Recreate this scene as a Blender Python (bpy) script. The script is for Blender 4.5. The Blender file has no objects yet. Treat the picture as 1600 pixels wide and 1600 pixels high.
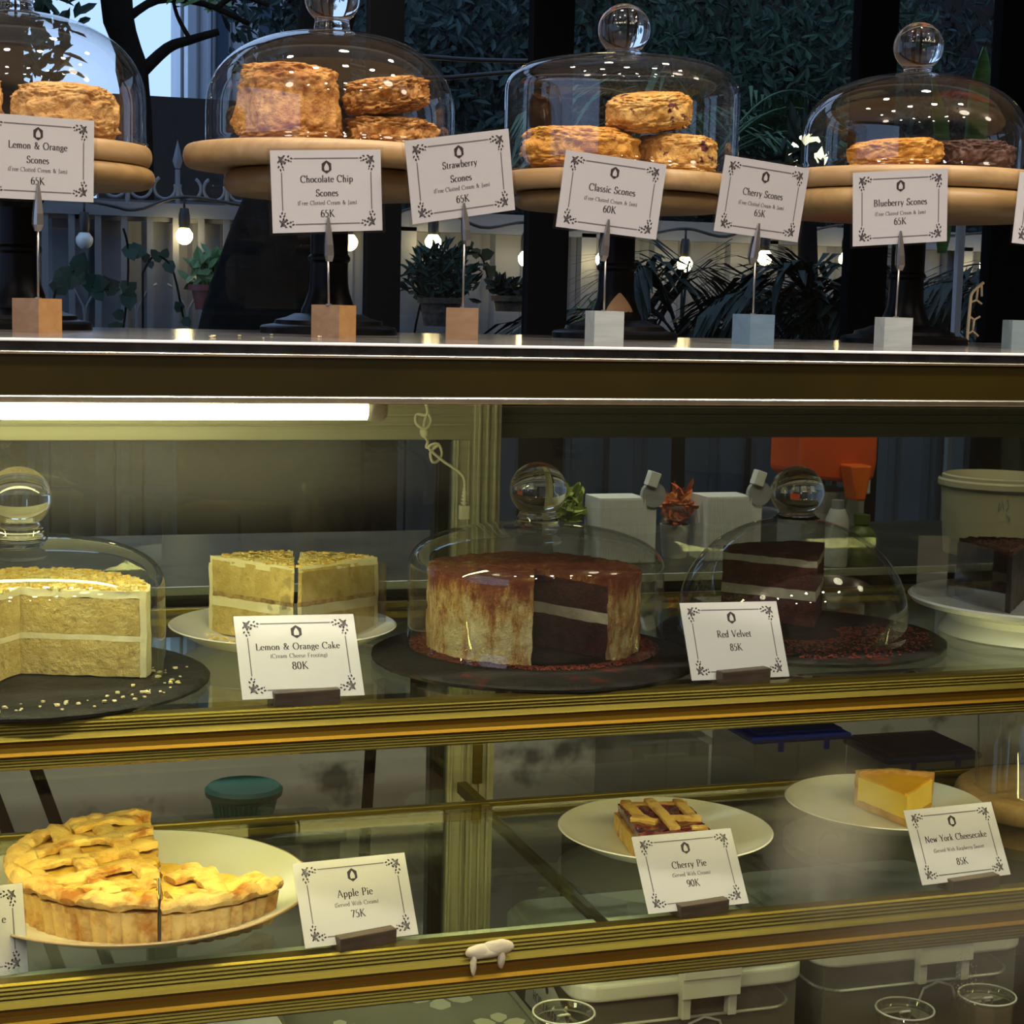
import bpy, math, random
from math import sin, cos, pi, radians as RAD
from mathutils import Vector, Matrix, noise
S = bpy.context.scene
COL = S.collection
Z0 = 1.30                       # height of the display-case top above the floor; z below is measured from it

# ------------------------------------------------------------------ camera, world, lights, exposure
yaw, pitch, roll = 0.31977318, 0.12055881, 0.02412148
fw = Vector((sin(yaw) * cos(pitch), cos(yaw) * cos(pitch), -sin(pitch)))
rt = Vector((cos(yaw), -sin(yaw), 0)); up = rt.cross(fw)
r2 = rt * cos(roll) + up * sin(roll); u2 = up * cos(roll) - rt * sin(roll)
cam = bpy.data.cameras.new('camera'); camo = bpy.data.objects.new('camera', cam); COL.objects.link(camo)
cam.sensor_width = 36; cam.lens = 36 * 2746.5 / 1600; cam.clip_start = 0.05; cam.clip_end = 200
M = Matrix((r2, u2, -fw)).transposed().to_4x4(); M.translation = (0, -1.5, Z0 + 0.0415)
camo.matrix_world = M
S.camera = camo
S.view_settings.view_transform = 'Standard'; S.view_settings.look = 'None'
S.view_settings.gamma = 1; S.view_settings.use_curve_mapping = False
S.view_settings.exposure = 0.0
S.render.film_transparent = False
S.cycles.max_bounces = 14; S.cycles.transparent_max_bounces = 48
S.cycles.glossy_bounces = 6; S.cycles.transmission_bounces = 10; S.cycles.diffuse_bounces = 4
S.cycles.caustics_reflective = False; S.cycles.caustics_refractive = False
S.cycles.sample_clamp_indirect = 4.0

W = bpy.data.worlds.new('dusk_sky'); S.world = W; W.use_nodes = True
bgn = W.node_tree.nodes['Background']
bgn.inputs[0].default_value = (0.40, 0.56, 0.90, 1); bgn.inputs[1].default_value = 1.6

def disc(name, x, y, z, size, power, color, spread=1.9):
    l = bpy.data.lights.new(name, 'AREA'); l.shape = 'DISK'; l.size = size; l.energy = power; l.color = color
    l.spread = spread
    o = bpy.data.objects.new(name, l); COL.objects.link(o); o.location = (x, y, Z0 + z); return o
WARM = (1.0, 0.86, 0.68); NEUT = (1.0, 0.93, 0.88)
for i, x in enumerate((-0.75, -0.1, 0.5, 1.05, 1.65)):          # ceiling downlights over the counter front
    disc('spot_or_fill', x, -0.42 - 0.05 * (i % 2), 1.55, 0.11, 9.0, WARM, 2.3)
for i, x in enumerate((-1.1, -0.3, 0.45, 1.2, 2.0)):
    disc('spot_or_fill', x, -1.9, 1.55, 0.12, 9.5, NEUT, 2.5)
for i, x in enumerate((-0.5, 0.4, 1.3)):
    disc('spot_or_fill', x, -3.0, 1.55, 0.12, 9, NEUT, 2.5)
for x in (-.2, .55, 1.25): disc('spot_or_fill', x, .36, 1.55, 0.11, 5.0, WARM, 2.6)      # unseen row added above the counter's back edge, to light the boxes behind
for x, w in ((-.1, 13), (.55, 13)): disc('spot_or_fill', x, 1.50, 1.55, 0.11, w, NEUT, 1.2)               # unseen pair added over the staff aisle, to brighten the plaster wall
for x, y in ((-1.5, -1.15), (1.75, -1.0), (3.0, -1.2)):                                      # unseen point lights added to brighten the ceiling and the cards
    l = bpy.data.lights.new('room_fill', 'POINT'); l.energy = 11; l.shadow_soft_size = .16; l.color = WARM
    o = bpy.data.objects.new('room_fill', l); COL.objects.link(o); o.location = (x, y, Z0 + 1.38)

# ------------------------------------------------------------------ material helpers
def nt(name):
    m = bpy.data.materials.new(name); m.use_nodes = True
    t = m.node_tree; t.nodes.clear()
    o = t.nodes.new('ShaderNodeOutputMaterial')
    return m, t, o
def N(t, kind, **kw):
    n = t.nodes.new(kind)
    for k, v in kw.items():
        if k in n.bl_rna.properties: setattr(n, k, v)
        else: n.inputs[k.replace('_', ' ')].default_value = v
    return n
def rgba(c): return (c[0], c[1], c[2], 1)
def pbr(name, c, rough=.5, metal=0, c2=None, scale=20, ramp=(.4, .6), stretch=(1, 1, 1), bump=0, bscale=None, spec=.5, coat=0, c3=None, scale3=8, ramp3=(.55, .65), trans=0, sss=0, detail=6):
    m, t, o = nt(name); L = t.links
    p = N(t, 'ShaderNodeBsdfPrincipled'); L.new(p.outputs[0], o.inputs[0])
    p.inputs['Base Color'].default_value = rgba(c); p.inputs['Roughness'].default_value = rough
    p.inputs['Metallic'].default_value = metal; p.inputs['Specular IOR Level'].default_value = spec
    p.inputs['Coat Weight'].default_value = coat
    p.inputs['Transmission Weight'].default_value = trans
    if sss:
        p.inputs['Subsurface Weight'].default_value = sss; p.inputs['Subsurface Radius'].default_value = (.01, .006, .003); p.inputs['Subsurface Scale'].default_value = .5
    if c2 or bump or c3:
        tc = N(t, 'ShaderNodeTexCoord'); mp = N(t, 'ShaderNodeMapping'); mp.inputs['Scale'].default_value = stretch
        L.new(tc.outputs['Object'], mp.inputs['Vector'])
    if c2:
        n = N(t, 'ShaderNodeTexNoise', Scale=scale, Detail=detail, Roughness=.62); L.new(mp.outputs[0], n.inputs['Vector'])
        r = N(t, 'ShaderNodeValToRGB'); r.color_ramp.elements[0].position = ramp[0]; r.color_ramp.elements[1].position = ramp[1]
        r.color_ramp.elements[0].color = rgba(c); r.color_ramp.elements[1].color = rgba(c2)
        L.new(n.outputs[0], r.inputs[0]); src = r.outputs[0]
        if c3:
            n3 = N(t, 'ShaderNodeTexNoise', Scale=scale3, Detail=4.0, Roughness=.6); L.new(tc.outputs['Object'], n3.inputs['Vector'])
            r3 = N(t, 'ShaderNodeMapRange'); r3.inputs[1].default_value = ramp3[0]; r3.inputs[2].default_value = ramp3[1]
            L.new(n3.outputs[0], r3.inputs[0])
            mx = N(t, 'ShaderNodeMix', data_type='RGBA'); L.new(r3.outputs[0], mx.inputs[0]); L.new(src, mx.inputs[6]); mx.inputs[7].default_value = rgba(c3)
            src = mx.outputs[2]
        L.new(src, p.inputs['Base Color'])
    if bump:
        nb = N(t, 'ShaderNodeTexNoise', Scale=bscale or scale * 3, Detail=5.0, Roughness=.65); L.new(mp.outputs[0], nb.inputs['Vector'])
        b = N(t, 'ShaderNodeBump', Strength=bump, Distance=.004); L.new(nb.outputs[0], b.inputs['Height']); L.new(b.outputs[0], p.inputs['Normal'])
    return m
def glass(name, tint=(1, 1, 1), base=.035, edge=.75, power=4.0, rough=0.0, gloss=(1, 1, 1)):
    m, t, o = nt(name); L = t.links
    lw = N(t, 'ShaderNodeLayerWeight', Blend=.5)
    pw = N(t, 'ShaderNodeMath', operation='POWER'); L.new(lw.outputs['Facing'], pw.inputs[0]); pw.inputs[1].default_value = power
    mr = N(t, 'ShaderNodeMapRange'); L.new(pw.outputs[0], mr.inputs[0]); mr.inputs[3].default_value = base; mr.inputs[4].default_value = edge
    tr = N(t, 'ShaderNodeBsdfTransparent'); tr.inputs[0].default_value = rgba(tint)
    gl = N(t, 'ShaderNodeBsdfGlossy', Roughness=rough); gl.inputs[0].default_value = rgba(gloss)
    mx = N(t, 'ShaderNodeMixShader'); L.new(mr.outputs[0], mx.inputs[0]); L.new(tr.outputs[0], mx.inputs[1]); L.new(gl.outputs[0], mx.inputs[2])
    L.new(mx.outputs[0], o.inputs[0]); return m
def solid_glass(name, ior=1.46, col=(1, 1, 1)):
    m, t, o = nt(name); g = N(t, 'ShaderNodeBsdfGlass', IOR=ior, Roughness=0.0); g.inputs[0].default_value = rgba(col)
    t.links.new(g.outputs[0], o.inputs[0]); return m
def film(name, c, opac=.4, rough=.3, gloss=.08):
    """milky translucent plastic"""
    m, t, o = nt(name); L = t.links
    tr = N(t, 'ShaderNodeBsdfTransparent'); p = N(t, 'ShaderNodeBsdfPrincipled', Roughness=rough); p.inputs['Base Color'].default_value = rgba(c)
    mx = N(t, 'ShaderNodeMixShader'); mx.inputs[0].default_value = opac
    L.new(tr.outputs[0], mx.inputs[1]); L.new(p.outputs[0], mx.inputs[2]); L.new(mx.outputs[0], o.inputs[0]); return m
def emit(name, c, s):
    m, t, o = nt(name); e = N(t, 'ShaderNodeEmission', Strength=s); e.inputs[0].default_value = rgba(c); t.links.new(e.outputs[0], o.inputs[0]); return m
def wood(name, c1, c2, sc=6, rough=.45, axis=(1, 9, 9), coat=0):
    m, t, o = nt(name); L = t.links
    p = N(t, 'ShaderNodeBsdfPrincipled', Roughness=rough); p.inputs['Coat Weight'].default_value = coat
    tc = N(t, 'ShaderNodeTexCoord'); mp = N(t, 'ShaderNodeMapping'); mp.inputs['Scale'].default_value = axis
    L.new(tc.outputs['Object'], mp.inputs[0])
    n = N(t, 'ShaderNodeTexNoise', Scale=sc, Detail=6.0, Roughness=.6, Distortion=.6); L.new(mp.outputs[0], n.inputs['Vector'])
    r = N(t, 'ShaderNodeValToRGB'); r.color_ramp.elements[0].position = .35; r.color_ramp.elements[1].position = .68
    r.color_ramp.elements[0].color = rgba(c1); r.color_ramp.elements[1].color = rgba(c2)
    L.new(n.outputs[0], r.inputs[0]); L.new(r.outputs[0], p.inputs['Base Color'])
    b = N(t, 'ShaderNodeBump', Strength=.15, Distance=.002); L.new(n.outputs[0], b.inputs['Height']); L.new(b.outputs[0], p.inputs['Normal'])
    L.new(p.outputs[0], o.inputs[0]); return m

m_black = pbr('black_frame', (.003, .003, .0034), .8, spec=.03)
m_ceiling = wood('ceiling_boards', (.58, .51, .44), (.70, .62, .54), 4, .5, (1, 8, 8))
m_floor = wood('floor_boards', (.10, .06, .035), (.18, .11, .06), 4, .4, (8, 1, 8))
m_wall = pbr('room_wall', (.30, .25, .19), .8, c2=(.36, .30, .23), scale=3, bump=.1)
m_plaster = pbr('peeling_plaster', (.62, .62, .60), .85, c2=(.80, .80, .77), scale=5, ramp=(.3, .7), c3=(.16, .16, .155), scale3=5.5, ramp3=(.56, .66), bump=.35, bscale=30)
m_pane = glass('window_glass', (.93, .97, .97), .014, .8, 5)
m_counter = pbr('grey_counter', (.16, .155, .15), .12, c2=(.10, .10, .10), scale=9, spec=.7)
m_edge = pbr('polished_edge', (.95, .97, .95), .25, 0, spec=.8)  # white stands in for ceiling lights mirrored in the polished edge
m_ebony = pbr('black_edge', (.008, .009, .009), .18, c2=(.02, .02, .02), scale=30)
m_alu = pbr('silver_trim', (.62, .60, .48), .25, 1, c2=(.75, .74, .62), scale=40)
m_fascia = pbr('smoked_fascia', (.018, .015, .004), .07, c2=(.032, .023, .004), scale=1.5, spec=.4)
m_olive = pbr('champagne_frame', (.40, .39, .275), .42, .3, c2=(.45, .44, .31), scale=3, stretch=(.2, 6, 30))
m_gold = pbr('gold_rail', (.150, .115, .018), .38, .85, c2=(.12, .09, .014), scale=6, stretch=(.3, 30, 30), bump=.05, bscale=20)
m_amber = pbr('amber_rail_band', (.25, .13, .006), .40, .8, c2=(.20, .105, .005), scale=6, stretch=(.3, 30, 30), bump=.05, bscale=20)
m_shelf = glass('shelf_glass', (.90, .95, .91), .05, .75, 3.5)
m_door = glass('door_glass', (.66, .69, .65), .05, .8, 4)
m_tube = emit('tube_light', (1.0, .93, .47), 36)
m_tube2 = emit('hidden_tube_light', (1.0, .84, .27), 41)
m_fill_shelf = emit('shelf_fill_light', (1.0, .84, .34), 17)
m_fill_deck = emit('deck_fill_light', (1.0, .90, .50), 9)
m_housing = pbr('lamp_housing', (.80, .78, .62), .4)
m_dome = glass('dome_glass', (.975, .98, .975), .07, .8, 3.7)
m_knob = solid_glass('knob_glass', 1.45)
m_board = wood('light_board', (.31, .19, .08), (.42, .275, .13), 7, .42, (1, 8, 8))
m_plate_w = wood('stand_plate_wood', (.24, .145, .05), (.32, .20, .08), 7, .45, (1, 8, 8))
m_pedestal = pbr('black_stand', (.005, .0045, .0045), .35, c2=(.014, .012, .011), scale=14, ramp=(.6, .9), bump=.1, spec=.08)
m_brownpatch = wood('bare_wood_patch', (.30, .16, .06), (.4, .22, .09))
m_slate = pbr('slate', (.008, .0085, .009), .6, c2=(.017, .017, .017), scale=30, bump=.7, bscale=60, spec=.22)
m_slate_r = pbr('slate_red_crumbs', (.0075, .007, .007), .6, c2=(.014, .012, .012), scale=30, c3=(.06, .009, .006), scale3=26, ramp3=(.58, .70), bump=.7, bscale=60, spec=.22)
m_china = pbr('white_china', (.80, .80, .76), .18, spec=.6, coat=.3)
m_rim = pbr('brown_rim', (.28, .18, .10), .3)
m_paper = pbr('card_paper', (.63, .62, .65), .6)
m_ink = pbr('card_ink', (.035, .025, .03), .7)
m_grey_ink = pbr('card_line_ink', (.16, .14, .16), .7)
m_sleeve = glass('card_sleeve', (.97, .97, .97), .02, .5, 4, .08)
m_steel = pbr('clip_steel', (.30, .28, .27), .35, .9)
m_dark = pbr('dark_walnut', (.045, .03, .024), .5, c2=(.075, .05, .04), scale=30, stretch=(1, 8, 8), bump=.1)
# ------------------------------------------------------------------ mesh helpers
class MB:
    def __init__(s): s.v = []; s.f = []; s.mi = []; s.cur = 0
    def add(s, vs, fs):
        n = len(s.v); s.v += [tuple(p) for p in vs]; s.f += [tuple(i + n for i in f) for f in fs]; s.mi += [s.cur] * len(fs); return s
    def box(s, x0, x1, y0, y1, z0, z1, rot=None, ctr=None):
        vs = [(x, y, z) for x in (x0, x1) for y in (y0, y1) for z in (z0, z1)]
        if rot is not None:
            c = Vector(ctr) if ctr else Vector(((x0 + x1) / 2, (y0 + y1) / 2, (z0 + z1) / 2))
            vs = [c + rot @ (Vector(p) - c) for p in vs]
        return s.add(vs, [(0, 1, 3, 2), (4, 6, 7, 5), (0, 4, 5, 1), (2, 3, 7, 6), (0, 2, 6, 4), (1, 5, 7, 3)])
    def lathe(s, prof, n=48, c=(0, 0, 0), cap=False):
        vs = []; fs = []; k = len(prof)
        for i in range(n):
            a = 2 * pi * i / n
            for r, z in prof: vs.append((c[0] + r * cos(a), c[1] + r * sin(a), c[2] + z))
        for i in range(n):
            j = (i + 1) % n
            for q in range(k - 1): fs.append((i * k + q, j * k + q, j * k + q + 1, i * k + q + 1))
        if cap: fs.append(tuple(i * k for i in range(n))[::-1]); fs.append(tuple(i * k + k - 1 for i in range(n)))
        return s.add(vs, fs)
    def cyl(s, p, q, r0, r1=None, n=12):
        return s.tube([p, q], [r0, r0 if r1 is None else r1], n)
    def tube(s, pts, r, n=8, closed=False):
        P = [Vector(p) for p in pts]; k = len(P)
        rr = r if isinstance(r, (list, tuple)) else [r] * k
        vs = []; fs = []; ref = None
        for i in range(k):
            if closed: t = P[(i + 1) % k] - P[i - 1]
            else: t = P[min(i + 1, k - 1)] - P[max(i - 1, 0)]
            t.normalize() if t.length > 0 else None
            if ref is None: ref = t.orthogonal().normalized()
            ref = (ref - t * ref.dot(t)); ref = ref.normalized() if ref.length > 1e-6 else t.orthogonal().normalized()
            b = t.cross(ref)
            for j in range(n):
                a = 2 * pi * j / n; vs.append(P[i] + (ref * cos(a) + b * sin(a)) * rr[i])
        for i in range(k if closed else k - 1):
            i2 = (i + 1) % k
            for j in range(n): fs.append((i * n + j, i * n + (j + 1) % n, i2 * n + (j + 1) % n, i2 * n + j))
        if not closed: fs.append(tuple(range(n))[::-1]); fs.append(tuple((k - 1) * n + j for j in range(n)))
        return s.add(vs, fs)
    def prism(s, poly, z0, z1):
        n = len(poly)
        vs = [(x, y, z0) for x, y in poly] + [(x, y, z1) for x, y in poly]
        fs = [tuple(range(n))[::-1], tuple(range(n, 2 * n))] + [(i, (i + 1) % n, n + (i + 1) % n, n + i) for i in range(n)]
        return s.add(vs, fs)
    def extx(s, prof, x0, x1):
        n = len(prof)
        vs = [(x0, y, z) for y, z in prof] + [(x1, y, z) for y, z in prof]
        fs = [tuple(range(n)), tuple(range(n, 2 * n))[::-1]] + [(i, n + i, n + (i + 1) % n, (i + 1) % n) for i in range(n)]
        return s.add(vs, fs)
    def grid(s, fn, nu, nv, closeu=False):
        vs = [fn(i / nu, j / nv) for i in range(nu + (0 if closeu else 1)) for j in range(nv + 1)]
        fs = []; m = nv + 1; U = nu
        for i in range(U):
            i2 = (i + 1) % nu if closeu else i + 1
            for j in range(nv): fs.append((i * m + j, i2 * m + j, i2 * m + j + 1, i * m + j + 1))
        return s.add(vs, fs)
    def disp(s, amp, scale, seed=0, oct=3, start=0):
        o = Vector((seed * 7.31, seed * 3.17, seed * 5.7))
        for i in range(start, len(s.v)):
            p = Vector(s.v[i]); q = p * scale + o; d = Vector((0, 0, 0)); a = 1
            for _ in range(oct):
                d += noise.noise_vector(q) * a; q = q * 2.1; a *= .5
            s.v[i] = tuple(p + d * amp)
        return s
    def build(s, name, mat, parent=None, smooth=False, bev=0, loc=None, rot=None, seg=2):
        me = bpy.data.meshes.new(name); me.from_pydata(s.v, [], s.f); me.validate()
        mats = mat if isinstance(mat, (list, tuple)) else [mat]
        for m in mats: me.materials.append(m)
        if len(mats) > 1:
            for p, k in zip(me.polygons, s.mi): p.material_index = k
        if smooth: me.polygons.foreach_set('use_smooth', [True] * len(me.polygons))
        o = bpy.data.objects.new(name, me); COL.objects.link(o)
        if parent: o.parent = parent
        if loc: o.location = loc
        if rot: o.rotation_euler = rot
        if bev:
            b = o.modifiers.new('bevel', 'BEVEL'); b.width = bev; b.segments = seg; b.limit_method = 'ANGLE'; b.angle_limit = RAD(40)
        if smooth == 'auto': 
            try: me.set_sharp_from_angle(angle=RAD(35))
            except Exception: pass
        return o
def tag(o, label, cat, group=None, kind=None):
    if label: o['label'] = label
    if cat: o['category'] = cat
    if group: o['group'] = group
    if kind: o['kind'] = kind
    return o
def thing(name, label, cat, loc=(0, 0, 0), rz=0, group=None, rot=None, order=None):
    o = bpy.data.objects.new(name, None); COL.objects.link(o); o.empty_display_size = .05
    o.location = (loc[0], loc[1], loc[2] + Z0)
    if order: o.rotation_mode = order
    o.rotation_euler = rot if rot else (0, 0, rz)
    return tag(o, label, cat, group)
def world(mb, name, mat, label=None, cat=None, group=None, kind=None, **kw):
    o = mb.build(name, mat, None, loc=(0, 0, Z0), **kw); return tag(o, label, cat, group, kind)
def struct(mb, name, mat, **kw): return world(mb, name, mat, kind='structure', **kw)
def Rz(a): return Matrix.Rotation(a, 3, 'Z')

# ------------------------------------------------------------------ setting: room shell
F = -Z0
struct(MB().box(-2.6, 4.6, -4.6, 1.86, F - .1, F), 'floor', m_floor)
struct(MB().box(-2.6, 4.6, -4.6, 1.86, 1.6, 1.7), 'ceiling', m_ceiling)
struct(MB().box(-2.6, 4.6, -4.7, -4.6, F, 1.6), 'wall_front', m_wall)
struct(MB().box(4.6, 4.7, -4.7, 1.86, F, 1.6), 'wall_right', m_wall)
w = MB(); w.box(-2.7, -2.6, -4.7, -3.4, F, 1.6); w.box(-2.7, -2.6, 1.2, 1.86, F, 1.6); w.box(-2.7, -2.6, -3.4, 1.2, F, -.4); w.box(-2.7, -2.6, -3.4, 1.2, 1.35, 1.6)
struct(w, 'wall_left', m_wall)
struct(MB().box(-2.6, 4.6, 1.76, 1.86, F, -.56), 'wall_back', m_plaster)
struct(MB().box(-2.6, 4.6, 1.76, 1.86, 1.45, 1.6), 'trim_1', m_black)
struct(MB().box(-2.6, 4.6, 1.70, 1.88, -.56, -.50), 'trim_2', m_black)
mull = [(.05, .162), (.79, .856), (1.114, 1.197), (1.822, 1.91), (2.157, 2.36), (-.6, -.5), (2.95, 3.05), (3.9, 4.0), (-1.6, -1.5)]
for i, (a, b) in enumerate(sorted(mull)):
    m_ = MB(); m_.box(a, b, 1.80, 1.834, -.5, 1.45)
    struct(m_, 'trim_%d' % (i + 3), m_black)
struct(MB().box(-2.6, 4.6, 1.815, 1.819, -.5, 1.45), 'window_1', m_pane)

# ------------------------------------------------------------------ the display case
ZU, ZL, DECK = -.319, -.5463, -.86
XL, XR = -.9, 1.75
case = thing('display_case', 'glass bakery display case with gold shelf rails and a grey top', 'display case', (0, 0, 0))
MB().box(XL, XR, .004, .475, -.008, 0).build('countertop', m_counter, case)
MB().box(XL, XR, -.003, .004, -.0024, .0003).build('polished_edge', m_edge, case, bev=.0008)
MB().box(XL, XR, -.001, .004, -.0098, -.0024).build('black_edge', m_ebony, case)
MB().box(XL, XR, -.004, .004, -.0128, -.0098).build('upper_trim', m_alu, case, bev=.001)
MB().box(XL, XR, -.001, .006, -.046, -.0128).build('fascia_panel', m_fascia, case)
MB().box(XL, XR, -.006, .004, -.0525, -.046).build('lower_trim', m_alu, case, bev=.0015)
MB().box(XL, XR, .006, .475, -.016, -.008).build('underside', m_olive, case)
MB().box(XL, XR, -.02, .56, F + .02, DECK).build('base', m_dark, case)
MB().box(XL - .02, XL, -.02, .56, F + .02, -.008).build('end_panel', m_olive, case)
MB().box(XR, XR + .02, -.02, .56, F + .02, -.008).build('end_panel', m_olive, case)
def rail(z, h):
    pf = [(.004, z), (-.010, z), (-.0125, z - .03 * h)]
    for k in range(4):
        a = .06 + .07 * k; pf += [(-.0128, z - a * h), (-.0138, z - (a + .03) * h)]
    pf += [(-.0165, z - .355 * h), (-.0175, z - .38 * h), (-.0150, z - .44 * h), (-.0138, z - .53 * h), (-.0150, z - .62 * h), (-.0178, z - .68 * h), (-.0165, z - .71 * h)]
    for k in range(4):
        a = .74 + .06 * k; pf += [(-.0142, z - a * h), (-.0151, z - (a + .03) * h)]
    pf += [(-.012, z - h), (.004, z - h)]
    return pf
def shelf(z, h, x0, x1, depth, split):
    e = bpy.data.objects.new('shelf', None); COL.objects.link(e); e.parent = case
    q = MB().extx(rail(z + .001, h), x0, x1); pf = rail(z + .001, h); n_ = len(pf)
    for i in range(n_):
        if pf[i][1] < z - .37 * h and pf[(i + 1) % n_][1] > z - .70 * h and pf[i][1] > z - .69 * h: q.mi[2 + i] = 1
    q.build('front_rail', [m_gold, m_amber], e)
    pan = MB(); xs = [x0] + split + [x1]
    for a, b in zip(xs[:-1], xs[1:]): pan.box(a + .0012, b - .0012, .006, depth, z - .006, z)
    pan.build('glass_panel', m_shelf, e)
    rr = MB(); rr.box(x0, x1, depth - .004, depth + .012, z - .016, z - .0065); rr.box(x0, x1, depth + .001, depth + .012, z - .0065, z + .003)
    rr.build('rear_rail', m_gold, e, bev=.0012)
    for xx in split:
        MB().box(xx - .006, xx + .006, .02, depth, z - .013, z - .0065).build('support_bar', m_gold, e)
    return e
shelf(ZU, .042, XL, XR, .480, [-.15, 1.52])
shelf(ZL, .053, XL, XR, .404, [-.35, .607])
MB().box(.600, .612, .40, .50, ZL - .012, ZL + .002).build('shelf_bracket', m_gold, case, bev=.001)
MB().box(.618, .630, .492, .498, ZL + .0, ZL + .05).build('bracket_plate', m_gold, case, bev=.001)
# front pane with a patch of condensation and droplets
m, t, o_ = nt('front_glass'); L = t.links
tc = N(t, 'ShaderNodeTexCoord')
def blob(cx, cz, sx, sz, lo, hi):
    mp = N(t, 'ShaderNodeMapping', vector_type='POINT'); mp.inputs['Location'].default_value = (-cx / sx, 0, -cz / sz); mp.inputs['Scale'].default_value = (1 / sx, 0, 1 / sz)
    L.new(tc.outputs['Object'], mp.inputs[0])
    ln = N(t, 'ShaderNodeVectorMath', operation='LENGTH'); L.new(mp.outputs[0], ln.inputs[0])
    ns = N(t, 'ShaderNodeTexNoise', Scale=9.0, Detail=5.0); L.new(tc.outputs['Object'], ns.inputs['Vector'])
    ad = N(t, 'ShaderNodeMath', operation='MULTIPLY_ADD'); L.new(ns.outputs[0], ad.inputs[0]); ad.inputs[1].default_value = .55; L.new(ln.outputs['Value'], ad.inputs[2])
    mr = N(t, 'ShaderNodeMapRange', interpolation_type='SMOOTHSTEP'); L.new(ad.outputs[0], mr.inputs[0])
    mr.inputs[1].default_value = .35; mr.inputs[2].default_value = 1.35; mr.inputs[3].default_value = hi; mr.inputs[4].default_value = lo
    return mr.outputs[0]
f1 = blob(.822, -.480, .082, .085, 0, .36); f2 = blob(1.0, -.58, .32, .09, 0, .13); f3 = blob(.15, -.11, .34, .06, 0, .03)
def addm(a, b):
    n = N(t, 'ShaderNodeMath', operation='ADD'); L.new(a, n.inputs[0]); L.new(b, n.inputs[1]); return n.outputs[0]
fog = addm(addm(f1, f2), f3)
vo = N(t, 'ShaderNodeTexVoronoi', Scale=260.0); L.new(tc.outputs['Object'], vo.inputs['Vector'])
lt = N(t, 'ShaderNodeMath', operation='LESS_THAN'); L.new(vo.outputs['Distance'], lt.inputs[0]); lt.inputs[1].default_value = .26
dm = blob(.985, -.632, .03, .04, 0, 1.0)
dr = N(t, 'ShaderNodeMath', operation='MULTIPLY'); L.new(lt.outputs[0], dr.inputs[0]); L.new(dm, dr.inputs[1])
dr2 = N(t, 'ShaderNodeMath', operation='MULTIPLY'); L.new(dr.outputs[0], dr2.inputs[0]); dr2.inputs[1].default_value = .35
fog = addm(fog, dr2.outputs[0])
lw = N(t, 'ShaderNodeLayerWeight', Blend=.5); pw = N(t, 'ShaderNodeMath', operation='POWER'); L.new(lw.outputs['Facing'], pw.inputs[0]); pw.inputs[1].default_value = 5
mr = N(t, 'ShaderNodeMapRange'); L.new(pw.outputs[0], mr.inputs[0]); mr.inputs[3].default_value = .022; mr.inputs[4].default_value = .8
tr = N(t, 'ShaderNodeBsdfTransparent'); tr.inputs[0].default_value = (.95, .97, .93, 1); gl = N(t, 'ShaderNodeBsdfGlossy', Roughness=0.0)
mx = N(t, 'ShaderNodeMixShader'); L.new(mr.outputs[0], mx.inputs[0]); L.new(tr.outputs[0], mx.inputs[1]); L.new(gl.outputs[0], mx.inputs[2])
tl = N(t, 'ShaderNodeBsdfTranslucent'); tl.inputs[0].default_value = (.75, .74, .62, 1); df = N(t, 'ShaderNodeBsdfDiffuse'); df.inputs[0].default_value = (.55, .54, .46, 1)
md = N(t, 'ShaderNodeMixShader'); md.inputs[0].default_value = .5; L.new(tl.outputs[0], md.inputs[1]); L.new(df.outputs[0], md.inputs[2])
mf = N(t, 'ShaderNodeMixShader'); L.new(fog, mf.inputs[0]); L.new(mx.outputs[0], mf.inputs[1]); L.new(md.outputs[0], mf.inputs[2])
L.new(mf.outputs[0], o_.inputs[0]); m_front = m
MB().box(XL, XR, -.0262, -.0222, DECK + .0005, -.053).build('front_glass', m_front, case)
# sliding rear doors
YD = .52
m_olive_dim = pbr('dimmed_champagne_frame', (.075, .075, .058), .45, .3, c2=(.095, .095, .07), scale=3, stretch=(.2, 6, 30))  # champagne frame with the dim light of the right end put into its colour
def door(x0, x1, y, name, m_f=None):
    e = bpy.data.objects.new(name, None); COL.objects.link(e); e.parent = case
    fr = MB()
    fr.box(x0, x1, y - .009, y + .009, -.127, -.060)
    for k in range(4): fr.box(x0, x1, y - .0112, y - .009, -.075 - .011 * k - .003, -.075 - .011 * k)
    fr.box(x0, x1, y - .009, y + .009, DECK + .001, DECK + .05)
    for a in (x0, x1 - .024):
        fr.box(a, a + .024, y - .009, y + .009, DECK + .05, -.127)
        fr.box(a + .003, a + .006, y - .012, y - .009, DECK + .05, -.127); fr.box(a + .017, a + .020, y - .012, y - .009, DECK + .05, -.127)
    fr.build('door_frame', m_f or m_olive, e, bev=.001)
    MB().box(x0 + .024, x1 - .024, y - .002, y + .002, DECK + .05, -.127).build('door_pane', m_door, e)
door(-.30, .615, YD, 'sliding_door'); door(.575, 1.62, YD + .024, 'sliding_door', m_olive_dim)
po = MB(); po.box(.614, .648, YD - .016, YD + .012, DECK + .001, -.016)
for a in (.618, .628, .638): po.box(a, a + .004, YD - .020, YD - .016, DECK + .001, -.016)
po.build('centre_post', m_olive, case, bev=.001)
MB().box(XL, .63, YD - .014, YD + .036, -.060, -.016).build('door_track', m_olive, case); MB().box(.6305, XR, YD - .014, YD + .036, -.060, -.016).build('door_track', m_olive_dim, case)
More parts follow.
